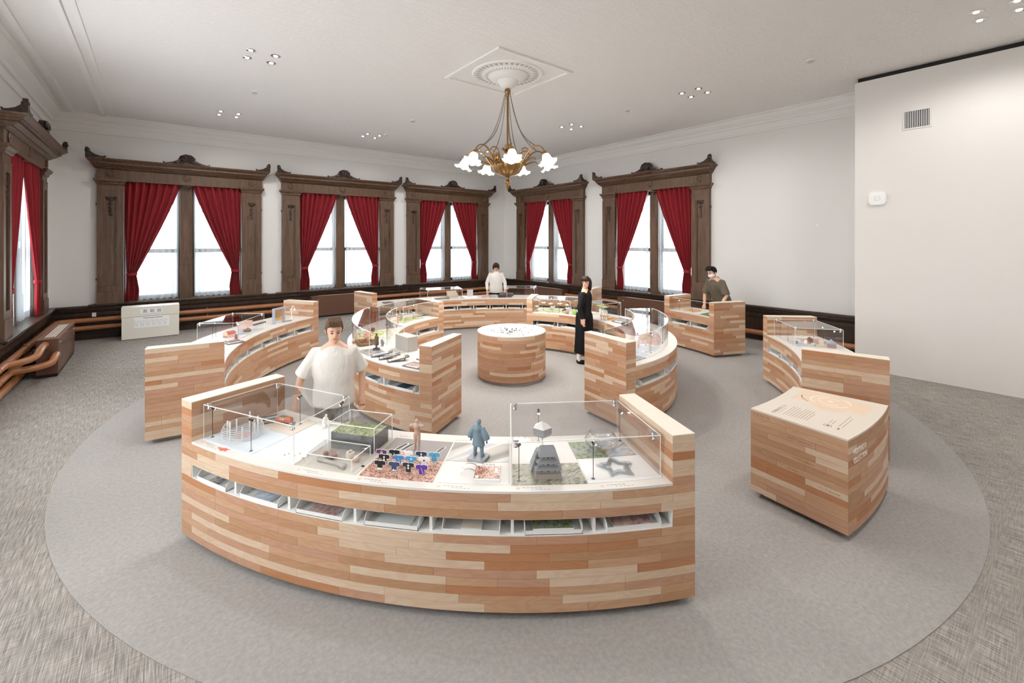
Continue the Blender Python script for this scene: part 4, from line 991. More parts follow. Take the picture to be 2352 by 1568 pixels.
for (r, q, c, d, em) in coats:
    e = exhibit('coat_stand', 'festival coat cut-out on a clear stand: %s' % d, 'coat cut-out', r, q, 'festival coat cut-outs', ZS+.003)
    b = MB(); b.prism([(x*1.09, .012+(y-.012)*1.05) for x, y in coat], -.0006, .0006, 0, TX); b.build('backing', M_PALE, e)
    b = MB(); b.prism(coat, .0006, .0018, 0, TX); cc = b.build('coat', mat('coat_%d_%d_%d' % c, c, .6), e)
    b = MB(); b.lathe([(0, .003), (.022, .003), (.022, 0)], 20, 0, Matrix.Diagonal((1.1, .8, 1, 1))); b.bx(-.012, .012, -.0015, .0015, .003, .016); b.build('base', M_ACRYL, e)
    b = MB(); z = .0022; dark = sum(c) > 600; mi = M_INK if dark else M_PALE
    if em == 'zig': b.prism([(-.016, .013), (.016, .013), (.016, .02)]+[(.016-.0053*(k+1)+.0, .020+(.008 if k % 2 == 0 else 0)) for k in range(6)], .0018, z, 0, TX)
    elif em == 'peak': b.prism([(-.016, .014), (.016, .014), (.010, .024), (.004, .018), (-.004, .027), (-.012, .018)], .0018, z, 0, TX)
    elif em == 'dia': b.prism([(0, .042), (.007, .049), (0, .056), (-.007, .049)], .0018, z, 0, TX)
    elif em == 'red': b.prism([(-.017, .012), (.012, .012), (-.017, .03)], .0018, z, 0, TX); b.prism([(-.034, .064), (-.030, .066), (-.016, .048), (-.019, .046)], .0018, z, 0, TX); mi = M_RED2
    elif em == 'redbar': b.prism([(-.007, .050), (.007, .050), (.007, .054), (-.007, .054)], .0018, z, 0, TX); mi = M_RED2
    elif em in ('str', 'hook'):
        for k in range(3): b.tube([(-.006+.005*k, -z, .050-.012*k), (.004+.004*k, -z, .044-.012*k), (-.002+.005*k, -z, .038-.011*k)], .0012, 4)
    elif em == 'ring': b.lathe([(.0045, 0), (.0075, 0), (.0075, .0006), (.0045, .0006), (.0045, 0)], 16, 0, Matrix.Translation((0, -.0018, .052)) @ TX)
    else: b.lathe([(0, .0006), (.006, .0006), (.006, 0)], 12, 0, Matrix.Translation((0, -.0018, .052)) @ TX); b.bx(-.005, .005, -z, -.0018, .03, .042)
    b.build('emblem', mi, cc)
# clay figure, stone tool prints
e = exhibit('clay_figurine', 'hollow pinkish clay figurine standing on the grey panel', 'figurine', 4.215, -9.6, None, ZS+.003); statuette(e, .215, mat('dogu_clay', (186, 156, 140), .7), 'stub')
for q, rr, s in ((-11.3, 4.20, 1), (-10.7, 4.19, 1), (-7.4, 4.20, .8)):
    tool = [(-.012, -.06), (.004, -.055), (.012, .0), (.016, .05), (.008, .066), (-.004, .05), (-.014, 0)]
    T = Matrix.Translation(P(rr, q, ZS+.003)) @ Matrix.Rotation(ta(q)+pi/2-.25, 4, 'Z')
    b = MB(); b.prism([(x*1.4*s, y*1.12*s) for x, y in tool], 0, .0004, 0, T); b.build('print_outline', M_PAPER, cF, True)
    b = MB(); b.prism([(x*s, y*s) for x, y in tool], .0004, .0008, 0, T); b.build('printed_tool', mat('tool_print', (84, 80, 76), .6), cF, True)
# blue figurine with coat
e = exhibit('blue_figurine', 'blue-grey figurine of a standing worker in a wide coat', 'figurine', 4.285, -3.6, None, ZS+.003, 160)
M_BLUEG = mat('blue_grey_resin', (112, 132, 144), .45); k = .24/1.7; b = MB(); T = lambda x, y, z: (x*k, y*k, z*k+.012)
b.tube([T(0, 0, .8), T(0, 0, 1.05), T(0, 0, 1.33), T(0, 0, 1.43), T(0, -.02, 1.52)], [.22*k, .2*k, .22*k, .15*k, .07*k], 12); b.ball(T(0, -.04, 1.62), (.115*k, .125*k, .14*k))
b.lathe([(.32*k, .52*k+.012), (.28*k, .8*k+.012), (.25*k, 1.1*k+.012), (.0, 1.3*k+.012)], 16, 0, Matrix.Diagonal((1, .8, 1, 1))); b.lathe([(0, .53*k+.012), (.32*k, .52*k+.012)], 16)
for s in (-1, 1):
    b.tube([T(.12*s, 0, .75), T(.17*s, 0, .4), T(.19*s, .02, .05)], [.13*k, .1*k, .085*k], 8); b.ball(T(.2*s, -.08, .05), (.07*k, .16*k, .06*k))
    b.tube([T(.2*s, 0, 1.38), T(.36*s, .03, 1.1), T(.45*s, 0, .86)], [.11*k, .14*k, .16*k], 10); b.ball(T(.42*s, -.03, .72), (.05*k, .06*k, .08*k))
remesh(b, .0045, 'figure', M_BLUEG, e, 2)
b = MB(); b.prism(rrect(.12, .12, .014), 0, .014); b.build('base', mat('grey_base', (158, 160, 164), .5), e)
# ring-bound booklet
e = exhibit('booklet', 'ring-bound booklet with a reddish photo cover and lettering', 'booklet', 4.478, -2.55, None, ZS+.003)
b = MB()
for k in range(6): b.bx(-.078, .078, -.104, .096-.002*k, .003*k, .003*k+.0024)
b.build('pages', M_PAPER, e)
b = MB(); b.bx(-.078, .078, -.092, .055, .0185, .0190); b.build('cover_photo', PH['fish'], e)
b = MB(); b.bx(-.070, -.050, -.088, -.06, .019, .0193); b.build('cover_tag', M_PAPER, e); b = MB(); b.bx(.045, .06, -.03, .03, .019, .0193); b.build('cover_tag', M_PAPER, e)
text('日本遺産', .022, e, (-.045, .066, .0187), (0, 0, 0), M_CAPT)
for y in (.05, -.02):
    b = MB(); b.tube([(-.072+.05*cos(a)-.045, y, .002+.035*sin(a)) for a in [pi*i/10 for i in range(11)]], .0022, 6); b.build('ring', M_CHROME, e)
# castle keep
e = exhibit('castle_model', 'grey model of a three-tiered castle keep', 'model', 4.46, 2.2, None, ZS+.003)
M_CWALL = mat('castle_wall', (176, 176, 178), .6); M_CROOF = mat('castle_roof', (138, 140, 144), .5); M_CSTONE = mat('castle_stone', (150, 142, 132), .8)
def frus(b, x0, y0, x1, y1, z0, z1):
    b.add([(-x0, -y0, z0), (x0, -y0, z0), (x0, y0, z0), (-x0, y0, z0), (-x1, -y1, z1), (x1, -y1, z1), (x1, y1, z1), (-x1, y1, z1)], [(3, 2, 1, 0), (4, 5, 6, 7), (0, 1, 5, 4), (1, 2, 6, 5), (2, 3, 7, 6), (3, 0, 4, 7)])
b = MB(); frus(b, .085, .085, .075, .075, 0, .028); b.build('stone_base', M_CSTONE, e)
z = .028; w = .066
for i in range(3):
    b = MB(); b.bx(-w, w, -w, w, z, z+.022); ww = b.build('storey', M_CWALL, e)
    b = MB()
    for x in (-.6, -.05, .05, .6): b.bx(x*w-.003, x*w+.003, -w-.001, -w, z+.007, z+.014)
    b.build('windows', M_BLACK, ww)
    b = MB(); frus(b, w+.018, w+.018, w-.012, w-.012, z+.022, z+.04) if i < 2 else frus(b, w+.018, w+.018, .04, .008, z+.022, z+.066); b.build('roof', M_CROOF, e)
    z += .036; w -.001; w -= .012
b = MB(); b.tube([(-.04, 0, z+.03), (.04, 0, z+.03)], .004, 6); b.build('ridge', M_CROOF, e)
for s in (0, 1, 2): b = MB(); frus(b, .02, .05-.008*s, .004, .045-.008*s, .03+.036*s, .075+.03*s); b.v = [(x-.082+.012*s, y+.02, zz) for x, y, zz in b.v]; b.build('gable', M_CROOF, e)
# pentagonal tower
e = exhibit('tower_model', 'white and grey pentagonal tower model on a slim pole behind the castle', 'model', 4.20, 2.2, None, ZS+.003)
pent = [(.066*cos(2*pi*i/5-pi/2), .066*sin(2*pi*i/5-pi/2)) for i in range(5)]
b = MB(); b.tube([(0, 0, 0), (0, 0, .125)], [.009, .006], 10); b.build('pole', M_PALE, e)
b = MB(); b.add([(x*.72, y*.72, .115) for x, y in pent]+[(x, y, .135) for x, y in pent]+[(x, y, .175) for x, y in pent], [tuple(range(4, -1, -1))]+[(k*5+i, k*5+(i+1) % 5, k*5+5+(i+1) % 5, k*5+5+i) for k in (0, 1) for i in range(5)]); b.build('head', mat('tower_grey', (150, 152, 152), .4), e)
b = MB(); b.add([(x, y, .175) for x, y in pent]+[(0, 0, .212)], [(i, (i+1) % 5, 5) for i in range(5)]); b.build('roof', M_PALE, e)
# glass bowl and star fort
e = exhibit('glass_bowl', 'large clear glass fishbowl standing on the meadow photo', 'glass bowl', 4.19, 7.9, None, ZS+.003)
b = MB(); b.lathe([(0, .004), (.06, .004), (.10, .03), (.115, .065), (.10, .10), (.075, .115), (.085, .125), (.072, .112), (.095, .098), (.109, .065), (.096, .034), (.056, .01), (0, .01)], 36, wob=lambda a, r, z: (r*(1+.02*cos(9*a)), z)); b.build('bowl', glass('thick_glass', (.98, .985, .99), 1.6, .03, k=1.8), e)
e = exhibit('star_fort_model', 'clear glass star-shaped fort model inside the castle case', 'model', 4.45, 8.0, None, ZS+.003)
def star(ro, ri, n=5): return [((ro if i % 2 == 0 else ri)*cos(pi*i/n+.3), (ro if i % 2 == 0 else ri)*sin(pi*i/n+.3)) for i in range(2*n)]
for k, (ro, ri, h) in enumerate(((.128, .075, .012), (.108, .062, .022), (.088, .05, .016))):
    b = MB(); o_, i_ = star(ro, ri), star(ro-.012, ri-.009); n = len(o_)
    vs = [(x, y, 0) for x, y in o_]+[(x, y, h) for x, y in o_]+[(x, y, h) for x, y in i_]+[(x, y, 0) for x, y in i_]
    b.add(vs, [(q*n+i, q*n+(i+1) % n, ((q+1) % 4)*n+(i+1) % n, ((q+1) % 4)*n+i) for q in range(4) for i in range(n)]); b.build('rampart', glass('star_glass', (.95, .97, .98), 1.6, .04, k=2.0) if k == 0 else MATS['star_glass'], e)

# ---- booklets lying in the trays
def bundle(label, loc, rz, w, d, n, cover, group='booklets in the shelf trays', dx=0.0):
    e = thing('booklet_stack', label, 'booklet', loc+Vector((cos(rz)*dx, sin(rz)*dx, .006)), rz, group)
    b = MB()
    for k in range(n): j = .002*sin(k*3.1); b.bx(-w/2+j, w/2+j, -d-.012+j, -.012+j, .0035*k, .0035*k+.003)
    b.build('pages', M_PAPER, e); b = MB(); b.bx(-w/2, w/2, -d-.012, -.012, .0035*n, .0035*n+.0006); b.build('cover', cover, e)
covers = [('folded grey leaflets', PH['grey'], .12, 3), ('blue brochure', PH['blue'], .16, 3), ('pink and green flyer', PH['pink'], .2, 2), ('thin grey leaflet', mat('leaflet', (214, 214, 210), .6), .22, 2), ('small pale booklet pile', mat('kraft', (206, 196, 182), .6), .12, 6), ('dark green photo magazine pile', PH['flower'], .24, 7), ('white booklet with pink print', PH['pink'], .24, 5)]
for (lo, rz, tw), (d, m, w, n) in zip(TRAYS['Fo'], covers): bundle('%s in a tray of the nearest counter' % d, lo, rz, w, .15, n, m)
for k, i in ((0, 7), (1, 6), (2, 5)):
    lo, rz, tw = TRAYS['ILo'][i]; bundle(('dark blue leaflets', 'grey-blue leaflets', 'pale leaflets')[k]+' in an outer tray of the inner counter with plates', lo, rz, .16, .14, 4, mat(('navy_cover', 'steel_cover', 'pale_cover')[k], ((74, 84, 100), (112, 124, 140), (196, 196, 192))[k], .6))
for k, i in ((0, 7), (1, 6)):
    lo, rz, tw = TRAYS['IRi'][i]; bundle(('dark grey magazines', 'black-covered magazines')[k]+' in a tray behind the round table', lo, rz, .2, .14, 8, mat(('dkgrey_cover', 'black_cover')[k], ((80, 84, 88), (52, 58, 64))[k], .5))
lo, rz, tw = TRAYS['Li'][6]; bundle('green leaflets in a tray of the counter near the rescue box', lo, rz, .2, .14, 4, mat('green_cover', (120, 140, 96), .6))

# ------------------------------------------------------------------ exhibits on the other counters
M_WOODI = mat('bright_wood', (206, 160, 112), .5); M_DKB = mat('dark_bronze', (104, 78, 60), .45); M_SLATE = mat('slate_plate', (112, 110, 110), .5)
def plate(label, r, phi, w, d, rot, m, tilt=0.0, h=.012, z=ZS, group='photo plates on the inner counter'):
    e = exhibit('photo_plate', label, 'photo plate', r, phi, group, z, rot); M = Matrix.Rotation(tilt, 3, 'X'); c = (0, 0, h/2+.5*d*abs(sin(tilt)))
    b = MB(); b.box(c, (w, d, h), 0, 0, M); b.build('board', M_SLATE, e)
    n = M @ Vector((0, 0, 1)); b = MB(); b.box(Vector(c)+n*(h/2+.0006), (w*.82, d*.6, .001), 0, 0, M); b.build('photo', m, e)
    b = MB(); b.box(Vector(c)+n*(h/2+.0006)+M @ Vector((0, -d*.38, 0)), (w*.7, d*.12, .001), 0, 0, M); b.build('title_strip', M_PAPER, e)
    if tilt: b = MB(); b.box((0, d*.3*cos(tilt), d*.35*abs(sin(tilt))), (w*.6, .006, d*.7*abs(sin(tilt)))); b.build('prop', M_SLATE, e)
    return e
# inner left counter
printed(cIL, PH['green'], 2.02, 2.42, -88, -68); printed(cIL, MATS['white_print'], 2.0, 2.42, -67.5, -57); printed(cIL, PH['grey'], 2.2, 2.46, -56, -48)
arc_case('curved clear case on the inner counter behind the walking person', 1.97, 2.455, -99, -47.2, ZS, 1.06)
arc_case('curved clear case at the far end of the inner counter with plates', 1.93, 2.44, -130.5, -104, ZS, 1.04)
printed(cIL, PH['green'], 1.97, 2.3, -124, -108); printed(cIL, MATS['ice_print'], 2.0, 2.4, -130, -125)
for k, (r, q) in enumerate(((2.40, -82), (2.40, -72), (2.38, -62), (2.05, -96), (2.03, -60), (2.05, -118))):
    rod_light(r, q, ('at the far end of the curved case', 'over the pink hill model', 'above the wicker basket', 'near the inner end of the curved case', 'by the white shard model', 'over the green map')[k], .27, 40*k, .9 if k in (1, 2, 5) else 0, P(2.2, q+4, ZS))
e = exhibit('wicker_basket', 'flat wicker basket of brown nuts in the curved case', 'basket', 2.31, -64)
b = MB(); b.lathe([(0, .008), (.13, .008), (.165, .04), (.158, .046), (.12, .02), (0, .02)], 32, wob=lambda a, r, z: (r, z+(.004*cos(16*a) if r > .12 else 0))); b.build('bowl', mat('wicker', (150, 116, 82), .8), e)
rr = random.Random(5); b = MB()
for k in range(70): a, q = rr.random()*6.28, .135*sqrt(rr.random()); b.ball((q*cos(a), q*sin(a), .03+.012*rr.random()+.01*(1-q/.135)), (.014, .011, .01), 6, 5)
o = b.build('nuts', mat('brown_nuts', (112, 70, 48), .6), e); o['kind'] = 'stuff'
e = exhibit('bronze_statuette', 'slender brown statuette holding out its hands on a dark base', 'statuette', 2.25, -53.5, None, ZS+.003, 180); b = MB(); b.lathe([(0, .022), (.04, .022), (.05, 0)], 20); b.build('base', M_BLACK, e)
f_ = statuette(e, .20, M_DKB, 'offer', None, True); f_.location.z = .02
e = exhibit('hill_model', 'pink hill model on the green print in the curved case', 'model', 2.25, -77, None, ZS+.003); b = MB()
for k in range(5): b.ball((.05*(k-2), .02*sin(k*2), .012), (.05, .04, .03+.012*(k % 2)), 12, 8)
remesh(b, .007, 'hill', mat('pink_hill', (206, 130, 126), .6), e, 3)
e = exhibit('bush_model', 'small brown bush model beside the pink hill', 'model', 2.2, -84, None, ZS+.003); b = MB()
for k in range(9): b.ball((.02*cos(k*2.4), .02*sin(k*2.4), .02+.006*k), .018, 7, 5)
remesh(b, .006, 'bush', mat('bush_brown', (140, 124, 104), .8), e, 1)
e = exhibit('shard_model', 'white angular shard model in the curved case', 'model', 2.08, -63.5, None, ZS+.003); b = MB()
for k in range(4): frus(b, .05-.008*k, .035, .012, .01, .0, .05+.02*k); b.v[-8:] = [(x+.05*(k-1.5), y+.02*(k % 2), z) for x, y, z in b.v[-8:]]
b.build('shards', M_PALE, e)
e = exhibit('bird_figure', 'small grey bird figure between statuette and shard model', 'figurine', 2.12, -57.5, None, ZS+.003, 30); b = MB(); b.tube([(0, 0, .0), (0, .008, .04), (0, -.004, .075), (0, -.014, .09)], [.018, .026, .018, .013], 10); b.tube([(0, -.02, .09), (0, -.04, .086)], [.007, .001], 6); remesh(b, .004, 'bird', mat('bird_grey', (130, 132, 134), .5), e, 2)
e = exhibit('grey_box', 'plain grey box standing at the inner edge of the inner counter', 'box', 1.925, -47.5)
b = MB(); b.bx(-.16, .16, -.075, .075, 0, .185); b.build('body', mat('box_grey', (176, 170, 162), .6), e); b = MB(); b.bx(-.162, .162, -.077, .077, .185, .192); b.build('lid', mat('box_lid', (206, 198, 188), .6), e)
for k, q in enumerate((-45.0, -40.8, -36.6)): plate(('blue sky photo plate leaning nearest the statuette', 'grey photo plate in the middle of the leaning three', 'cream photo plate leaning nearest the flat plates')[k], 2.33, q, .10, .26, -32, (PH['blue'], PH['grey'], mat('cream_print', (214, 206, 190), .5))[k], .17)
plate('large flat photo plate with a red picture near the end panel', 2.38, -28.3, .26, .19, -4, PH['pink']); plate('small flat photo plate behind the large flat one', 2.12, -31, .14, .12, -10, PH['lake']); plate('narrow pale blue plate against the end panel', 2.14, -26.0, .07, .11, -8, PH['blue'])
e = exhibit('bottle_vase', 'grey-green bottle vase in the far curved case', 'vase', 2.2, -113, None, ZS+.003); b = MB(); b.lathe([(0, 0), (.04, 0), (.055, .04), (.05, .09), (.018, .13), (.014, .17), (.02, .175)], 20); b.build('body', mat('celadon', (150, 152, 130), .4), e)
e = exhibit('clay_cup', 'tan clay cup stack in the far curved case', 'cup', 2.08, -106.5, None, ZS+.003); b = MB()
for k in range(3): b.lathe([(.02, .045*k), (.034, .045*k+.02), (.03, .045*k+.045)], 16)
b.build('cup', mat('tan_clay', (208, 168, 140), .6), e)
e = exhibit('map_book', 'open pale picture book lying in the far curved case', 'book', 2.2, -128, None, ZS+.003); b = MB(); b.grid(lambda u, v: (-.13+.26*u, -.08+.16*v, .004+.014*abs(sin(pi*u))), 12, 2); b.bx(-.13, .13, -.08, .08, 0, .004); b.build('pages', PH['grey'], e)
# left counter near the rescue box
acrylic('large clear case over the red-roofed model near the rescue box', [P(4.08, -79.5), P(4.08, -91.2), P(4.62, -91.6), P(4.62, -79.7)], ZS, 1.0, .005, True)
printed(cL, PH['blue'], 4.1, 4.45, -91, -85); printed(cL, MATS['white_print'], 4.1, 4.55, -84.5, -79.8)
for k, (r, q) in enumerate(((4.5, -82.0), (4.5, -83.2), (4.13, -81.5))): rod_light(r, q, ('at the outer side of the red-roofed model', 'second at the outer side of the red-roofed model', 'before the red-roofed model')[k], .215, 60*k, 0)
e = exhibit('shed_model', 'arched pink shed model with a red roof', 'model', 4.28, -82.3, None, ZS+.003, 60); b = MB(); n = 8; w = .055
prof = [(w*cos(pi*i/n), .045+w*.9*sin(pi*i/n)) for i in range(n+1)]
for i in range(n): b.add([(prof[i][0], -.06, prof[i][1]), (prof[i+1][0], -.06, prof[i+1][1]), (prof[i+1][0], .07, prof[i+1][1]), (prof[i][0], .07, prof[i][1])], [(0, 1, 2, 3)])
b.build('roof', mat('red_roof', (196, 92, 84), .6), e)
b = MB(); b.add([(x*.97, -.058, z) for x, z in prof]+[(-w*.97, -.058, .03), (w*.97, -.058, .03)], [tuple(range(n+3))]); b.add([(x*.97, .068, z) for x, z in prof]+[(-w*.97, .068, .03), (w*.97, .068, .03)], [tuple(range(n+2, -1, -1))])
for i in range(5): b.bx(-.052+.024*i, -.044+.024*i, -.06, -.05, 0, .035)
for s in (-1, 1): b.bx(s*.053-.003, s*.053+.003, -.058, .068, 0, .05)
b.build('arcade', mat('pink_wall', (222, 180, 158), .6), e)
train('engine_model', 'small black and red model engine by the shed', 4.14, -81.0, 20, mat('engine_red', (150, 84, 74), .5), M_BLACK, M_BLACK, .11, .1)
e = exhibit('ore_rock', 'rough brown ore rock in the case near the rescue box', 'rock', 4.2, -87.5, None, ZS+.003); b = MB(); rr = random.Random(8)
for k in range(10): b.ball((.09*rr.random()-.045, .05*rr.random()-.025, .02+.02*rr.random()), (.03, .026, .022), 7, 5)
remesh(b, .008, 'rock', mat('ore_brown', (142, 110, 90), .8), e, 1)
e = exhibit('salt_block', 'pale pink block at the outer rim near the rescue box', 'block', 4.5, -93.5); b = MB(); frus(b, .11, .08, .09, .06, 0, .09); b.build('block', mat('pale_pink', (222, 190, 180), .6), e)
plate('dark printed plate lying by the front panel near the rescue box', 4.04, -76.5, .12, .22, 40, PH['pink'], 0, .014, ZS, 'plates near the rescue box'); plate('second dark printed plate lying beside the model engine', 4.12, -78.4, .10, .16, 40, PH['grey'], 0, .014, ZS, 'plates near the rescue box')
e = exhibit('sample_frame', 'upright clear frame with a row of golden sticks', 'sample frame', 4.14, -98.3, None, ZS, 0); M_FR = mat('frame_greyblue', (170, 176, 190), .3)
b = MB(); b.bx(-.15, -.12, -.02, .02, 0, .27); b.bx(.12, .15, -.02, .02, 0, .27); b.bx(-.12, .12, -.02, .02, .24, .27); b.build('frame', M_FR, e)
for k in range(9): b = MB(); b.tube([(-.10+.025*k, 0, .05), (-.10+.025*k, 0, .22)], .006, 6); b.build('stick', mat('golden_stick', (198, 150, 92), .5), e)
b = MB(); b.bx(-.12, .12, -.018, -.014, .0, .24); b.build('sheet', M_ACRYL, e)
e = exhibit('gooseneck_lamp', 'small white gooseneck lamp near the far end panel', 'lamp', 4.2, -104.0, None, ZS, 200)
b = MB(); b.lathe([(0, .008), (.03, .008), (.032, 0)], 18); b.build('base', M_WHITE, e)
b = MB(); b.tube([(0, 0, .006), (0, 0, .16)]+[(.07-.07*cos(a), 0, .16+.07*sin(a)) for a in [pi*i/10 for i in range(1, 9)]]+[(.145, 0, .165)], .006, 8); b.build('neck', M_WHITE, e)
b = MB(); b.lathe([(.006, .03), (.012, .02), (.02, -.02)], 12, 0, Matrix.Translation((.148, 0, .15))); b.build('shade', M_WHITE, e)
e = exhibit('metal_dish', 'dark round metal dish leaning behind the gooseneck lamp', 'dish', 4.36, -103.0, None, ZS, 0); b = MB(); b.lathe([(0, .012), (.09, .02), (.10, .03), (.095, .032)], 24, 0, Matrix.Translation((0, 0, .085)) @ Matrix.Rotation(1.0, 4, 'X')); b.build('dish', mat('dish_grey', (120, 112, 106), .4, .5), e); b = MB(); b.tube([(0, .05, 0), (0, .02, .1)], .006, 6); b.build('stand', M_STEEL, e)
e = exhibit('cable_coil', 'flat grey coil of cable on the counter near the gooseneck lamp', 'cable', 4.1, -100.8); b = MB(); b.tube([((.03+.004*k/6)*2*cos(k*.5), (.03+.004*k/6)*sin(k*.5), .005) for k in range(40)], .004, 6); b.build('coil', M_CAPT, e)
e = exhibit('slide_ruler', 'long black ruler lying on the counter behind the red-roofed case', 'ruler', 4.42, -96.0); b = MB(); b.bx(-.2, .12, -.015, .015, 0, .02); b.build('bar', M_BLACK, e)
# back counter
acrylic('clear case at the left of the back counter', [P(4.05, -163.0), P(4.05, -150.5), P(4.62, -150.5), P(4.62, -163.0)], ZS, 1.0, .005, True)
acrylic('clear case on the back counter beside the white-shirted visitor', [P(4.05, 171.0), P(4.05, 181.0), P(4.62, 181.0), P(4.62, 171.0)], ZS, 1.0, .005, True)
for k, (r, q, w, d, h, m, lb) in enumerate(((4.25, -156.5, .34, .2, .02, M_SLATE, 'dark slab lying in the left case of the back counter'), (4.4, -160.5, .26, .16, .16, mat('cardboard', (196, 184, 166), .7), 'beige sloping carton in the left case of the back counter'), (4.2, -166.0, .36, .2, .03, M_PAPER, 'white paper pile under the small stand on the back counter'), (4.2, -171.5, .18, .14, .06, PH['pink'], 'small photo-covered box on the back counter'), (4.2, -174.3, .18, .14, .06, PH['lake'], 'orange photo-covered box on the back counter'), (4.2, -178.3, .32, .18, .06, mat('charcoal_box', (72, 68, 66), .6), 'long charcoal box before the white-shirted visitor'), (4.3, -147.0, .2, .16, .03, PH['lake'], 'brown picture book at the left of the back counter'), (4.15, -142.5, .24, .16, .02, M_WOODI, 'thin wooden board at the left of the back counter'), (4.2, -151.0+360, .22, .16, .05, M_PAPER, 'grey paper bundle at the left of the back counter'), (4.2, -137.5, .2, .18, .025, M_SLATE, 'dark board nearest the left end panel of the back counter'))):
    e = exhibit('carton' if h > .05 else 'printed_board', lb, 'box' if h > .05 else 'board', r, q, 'things laid out on the back counter', ZS, 180+7*(k % 3))
    b = MB(); b.bx(-w/2, w/2, -d/2, d/2, 0, h*.8) if h != .16 else b.add([(-w/2, -d/2, 0), (w/2, -d/2, 0), (w/2, d/2, 0), (-w/2, d/2, 0), (-w/2, -d/2, .05), (w/2, -d/2, .05), (w/2, d/2, .16), (-w/2, d/2, .16)], [(3, 2, 1, 0), (4, 5, 6, 7), (0, 1, 5, 4), (1, 2, 6, 5), (2, 3, 7, 6), (3, 0, 4, 7)]); b.build('body', m, e)
    if h != .16: b = MB(); b.bx(-w/2-.003, w/2+.003, -d/2-.003, d/2+.003, h*.8, h); b.build('lid', m, e)
e = exhibit('picture_stand', 'small upright clear frame with red crest standing on the back counter', 'picture stand', 4.25, -166.2, None, ZS+.03, 180); b = MB(); b.bx(-.075, .075, -.015, .015, 0, .17); b.build('sheet', mat('frame_frost', (190, 192, 196), .3), e); b = MB(); b.bx(-.03, .03, .015, .017, .07, .11); b.build('crest_print', M_RED2, e)
e = exhibit('keyboard', 'dark button panel leaning before the white-shirted visitor', 'panel', 4.36, -179.0, None, ZS, 180); M = Matrix.Rotation(.5, 3, 'X'); b = MB(); b.box((0, -.02, .06), (.36, .12, .02), 0, 0, M); b.build('panel', mat('panel_dark', (92, 86, 84), .5), e); b = MB(); b.box((0, .03, .03), (.3, .02, .06)); b.build('prop', M_BLACK, e)
# inner right counter
arc_case('curved clear case of white flowers on the inner counter', 1.85, 2.42, 141, 167.5, ZS, 1.02); printed(cIR, PH['green'], 1.9, 2.4, 147, 164)
acrylic('clear case of white figures under green discs', [P(2.0, 120.5), P(2.0, 133), P(2.46, 132), P(2.46, 121)], ZS, 1.02, .005, True)
arc_case('big curved clear case at the front end of the right inner counter', 1.93, 2.40, 37.5, 97, ZS, 1.055)
printed(cIR, PH['blue'], 1.98, 2.34, 44, 60); printed(cIR, PH['grey'], 1.95, 2.40, 33.5, 43.5); printed(cIR, PH['pink'], 1.98, 2.3, 62, 92)
for k in range(7):
    q = 164-3.2*k; r = 1.97+.12*(k % 3); hh = .08+.03*((k*2) % 3)
    e = exhibit('paper_flower', 'white paper flower on a thin stalk, %s from the back panel' % ('first', 'second', 'third', 'fourth', 'fifth', 'sixth', 'seventh')[k], 'paper flower', r, q, 'white paper flowers in the curved case', ZS+.003, 33*k)
    b = MB(); b.tube([(0, 0, 0), (0, 0, hh)], .0025, 6); b.build('stalk', M_STEEL, e)
    b = MB(); b.lathe([(.004, hh), (.025, hh+.006), (.045, hh+.018), (.05, hh+.03)], 18, wob=lambda a, r_, z: (r_*(1+.15*cos(5*a)), z+.006*cos(5*a)*(r_/.05))); b.build('petals', M_PALE, e)
e = exhibit('driftwood', 'dark branching driftwood in the flower case', 'driftwood', 2.2, 147.5, None, ZS+.003, 20); b = MB(); b.tube([(-.12, 0, .15), (-.04, .0, .1), (.05, .01, .05), (.12, 0, .012)], [.01, .018, .02, .012], 8); b.tube([(-.04, 0, .1), (-.01, .03, .17), (.03, .04, .19)], [.012, .01, .005], 6); b.tube([(.05, .01, .05), (.05, -.01, .0)], [.012, .009], 6); b.build('branch', M_DKB, e)
e = exhibit('glass_float', 'green glass float ball beside the visitor in black', 'glass ball', 1.93, 139.2, None, ZS); b = MB(); b.ball((0, 0, .05), .05, 18, 12); b.build('ball', mat('green_glass', (150, 176, 84), .2), e)
e = exhibit('stone_ball', 'grey-brown stone ball next to the green float', 'stone', 1.93, 142.6-2, None, ZS, 0); e.location = P(1.93, 144.6, ZS+.003); b = MB(); b.ball((0, 0, .035), (.045, .04, .035), 14, 9); b.build('ball', mat('stone_brown', (172, 156, 140), .7), e)
for k, q in enumerate((129.0, 126.0, 123.0)):
    e = exhibit('parasol_figure', 'white figure under a green disc, %s in its case' % ('nearest the visitor in black', 'in the middle', 'farthest right')[k], 'figurine', 2.25-.05*k, q, 'white figures under green discs', ZS+.003, 20*k); statuette(e, .15, M_PALE, 'stand', .0045, True)
    b = MB(); b.tube([(.02, 0, 0), (.02, 0, .19)], .003, 6); b.build('pole', M_PALE, e)
    b = MB(); b.lathe([(0, .20), (.07, .193), (.072, .188), (0, .19)], 24, 0, Matrix.Translation((.02, 0, 0))); b.build('disc', mat('leaf_green', (166, 178, 112), .6), e)
e = exhibit('wooden_stool_model', 'small orange-tan wooden stool model behind the visitor in black', 'model', 1.93, 117.5, None, ZS, 15)
b = MB(); b.bx(-.06, .06, -.05, .05, .07, .085); b.build('seat', M_WOODI, e)
for sx in (-1, 1):
    for sy in (-1, 1): b = MB(); b.tube([(sx*.045, sy*.038, 0), (sx*.045, sy*.038, .072)], .007, 8); b.build('leg', M_WOODI, e)
e = exhibit('wooden_tray', 'shallow wooden tray under the tilted photo board', 'tray', 2.1, 113.5, None, ZS, 10); b = MB(); b.bx(-.15, .15, -.09, .09, 0, .008)
for s in (-1, 1): b.bx(-.15, .15, s*.088-.004, s*.088+.004, .008, .03); b.bx(s*.148-.004, s*.148+.004, -.09, .09, .008, .03)
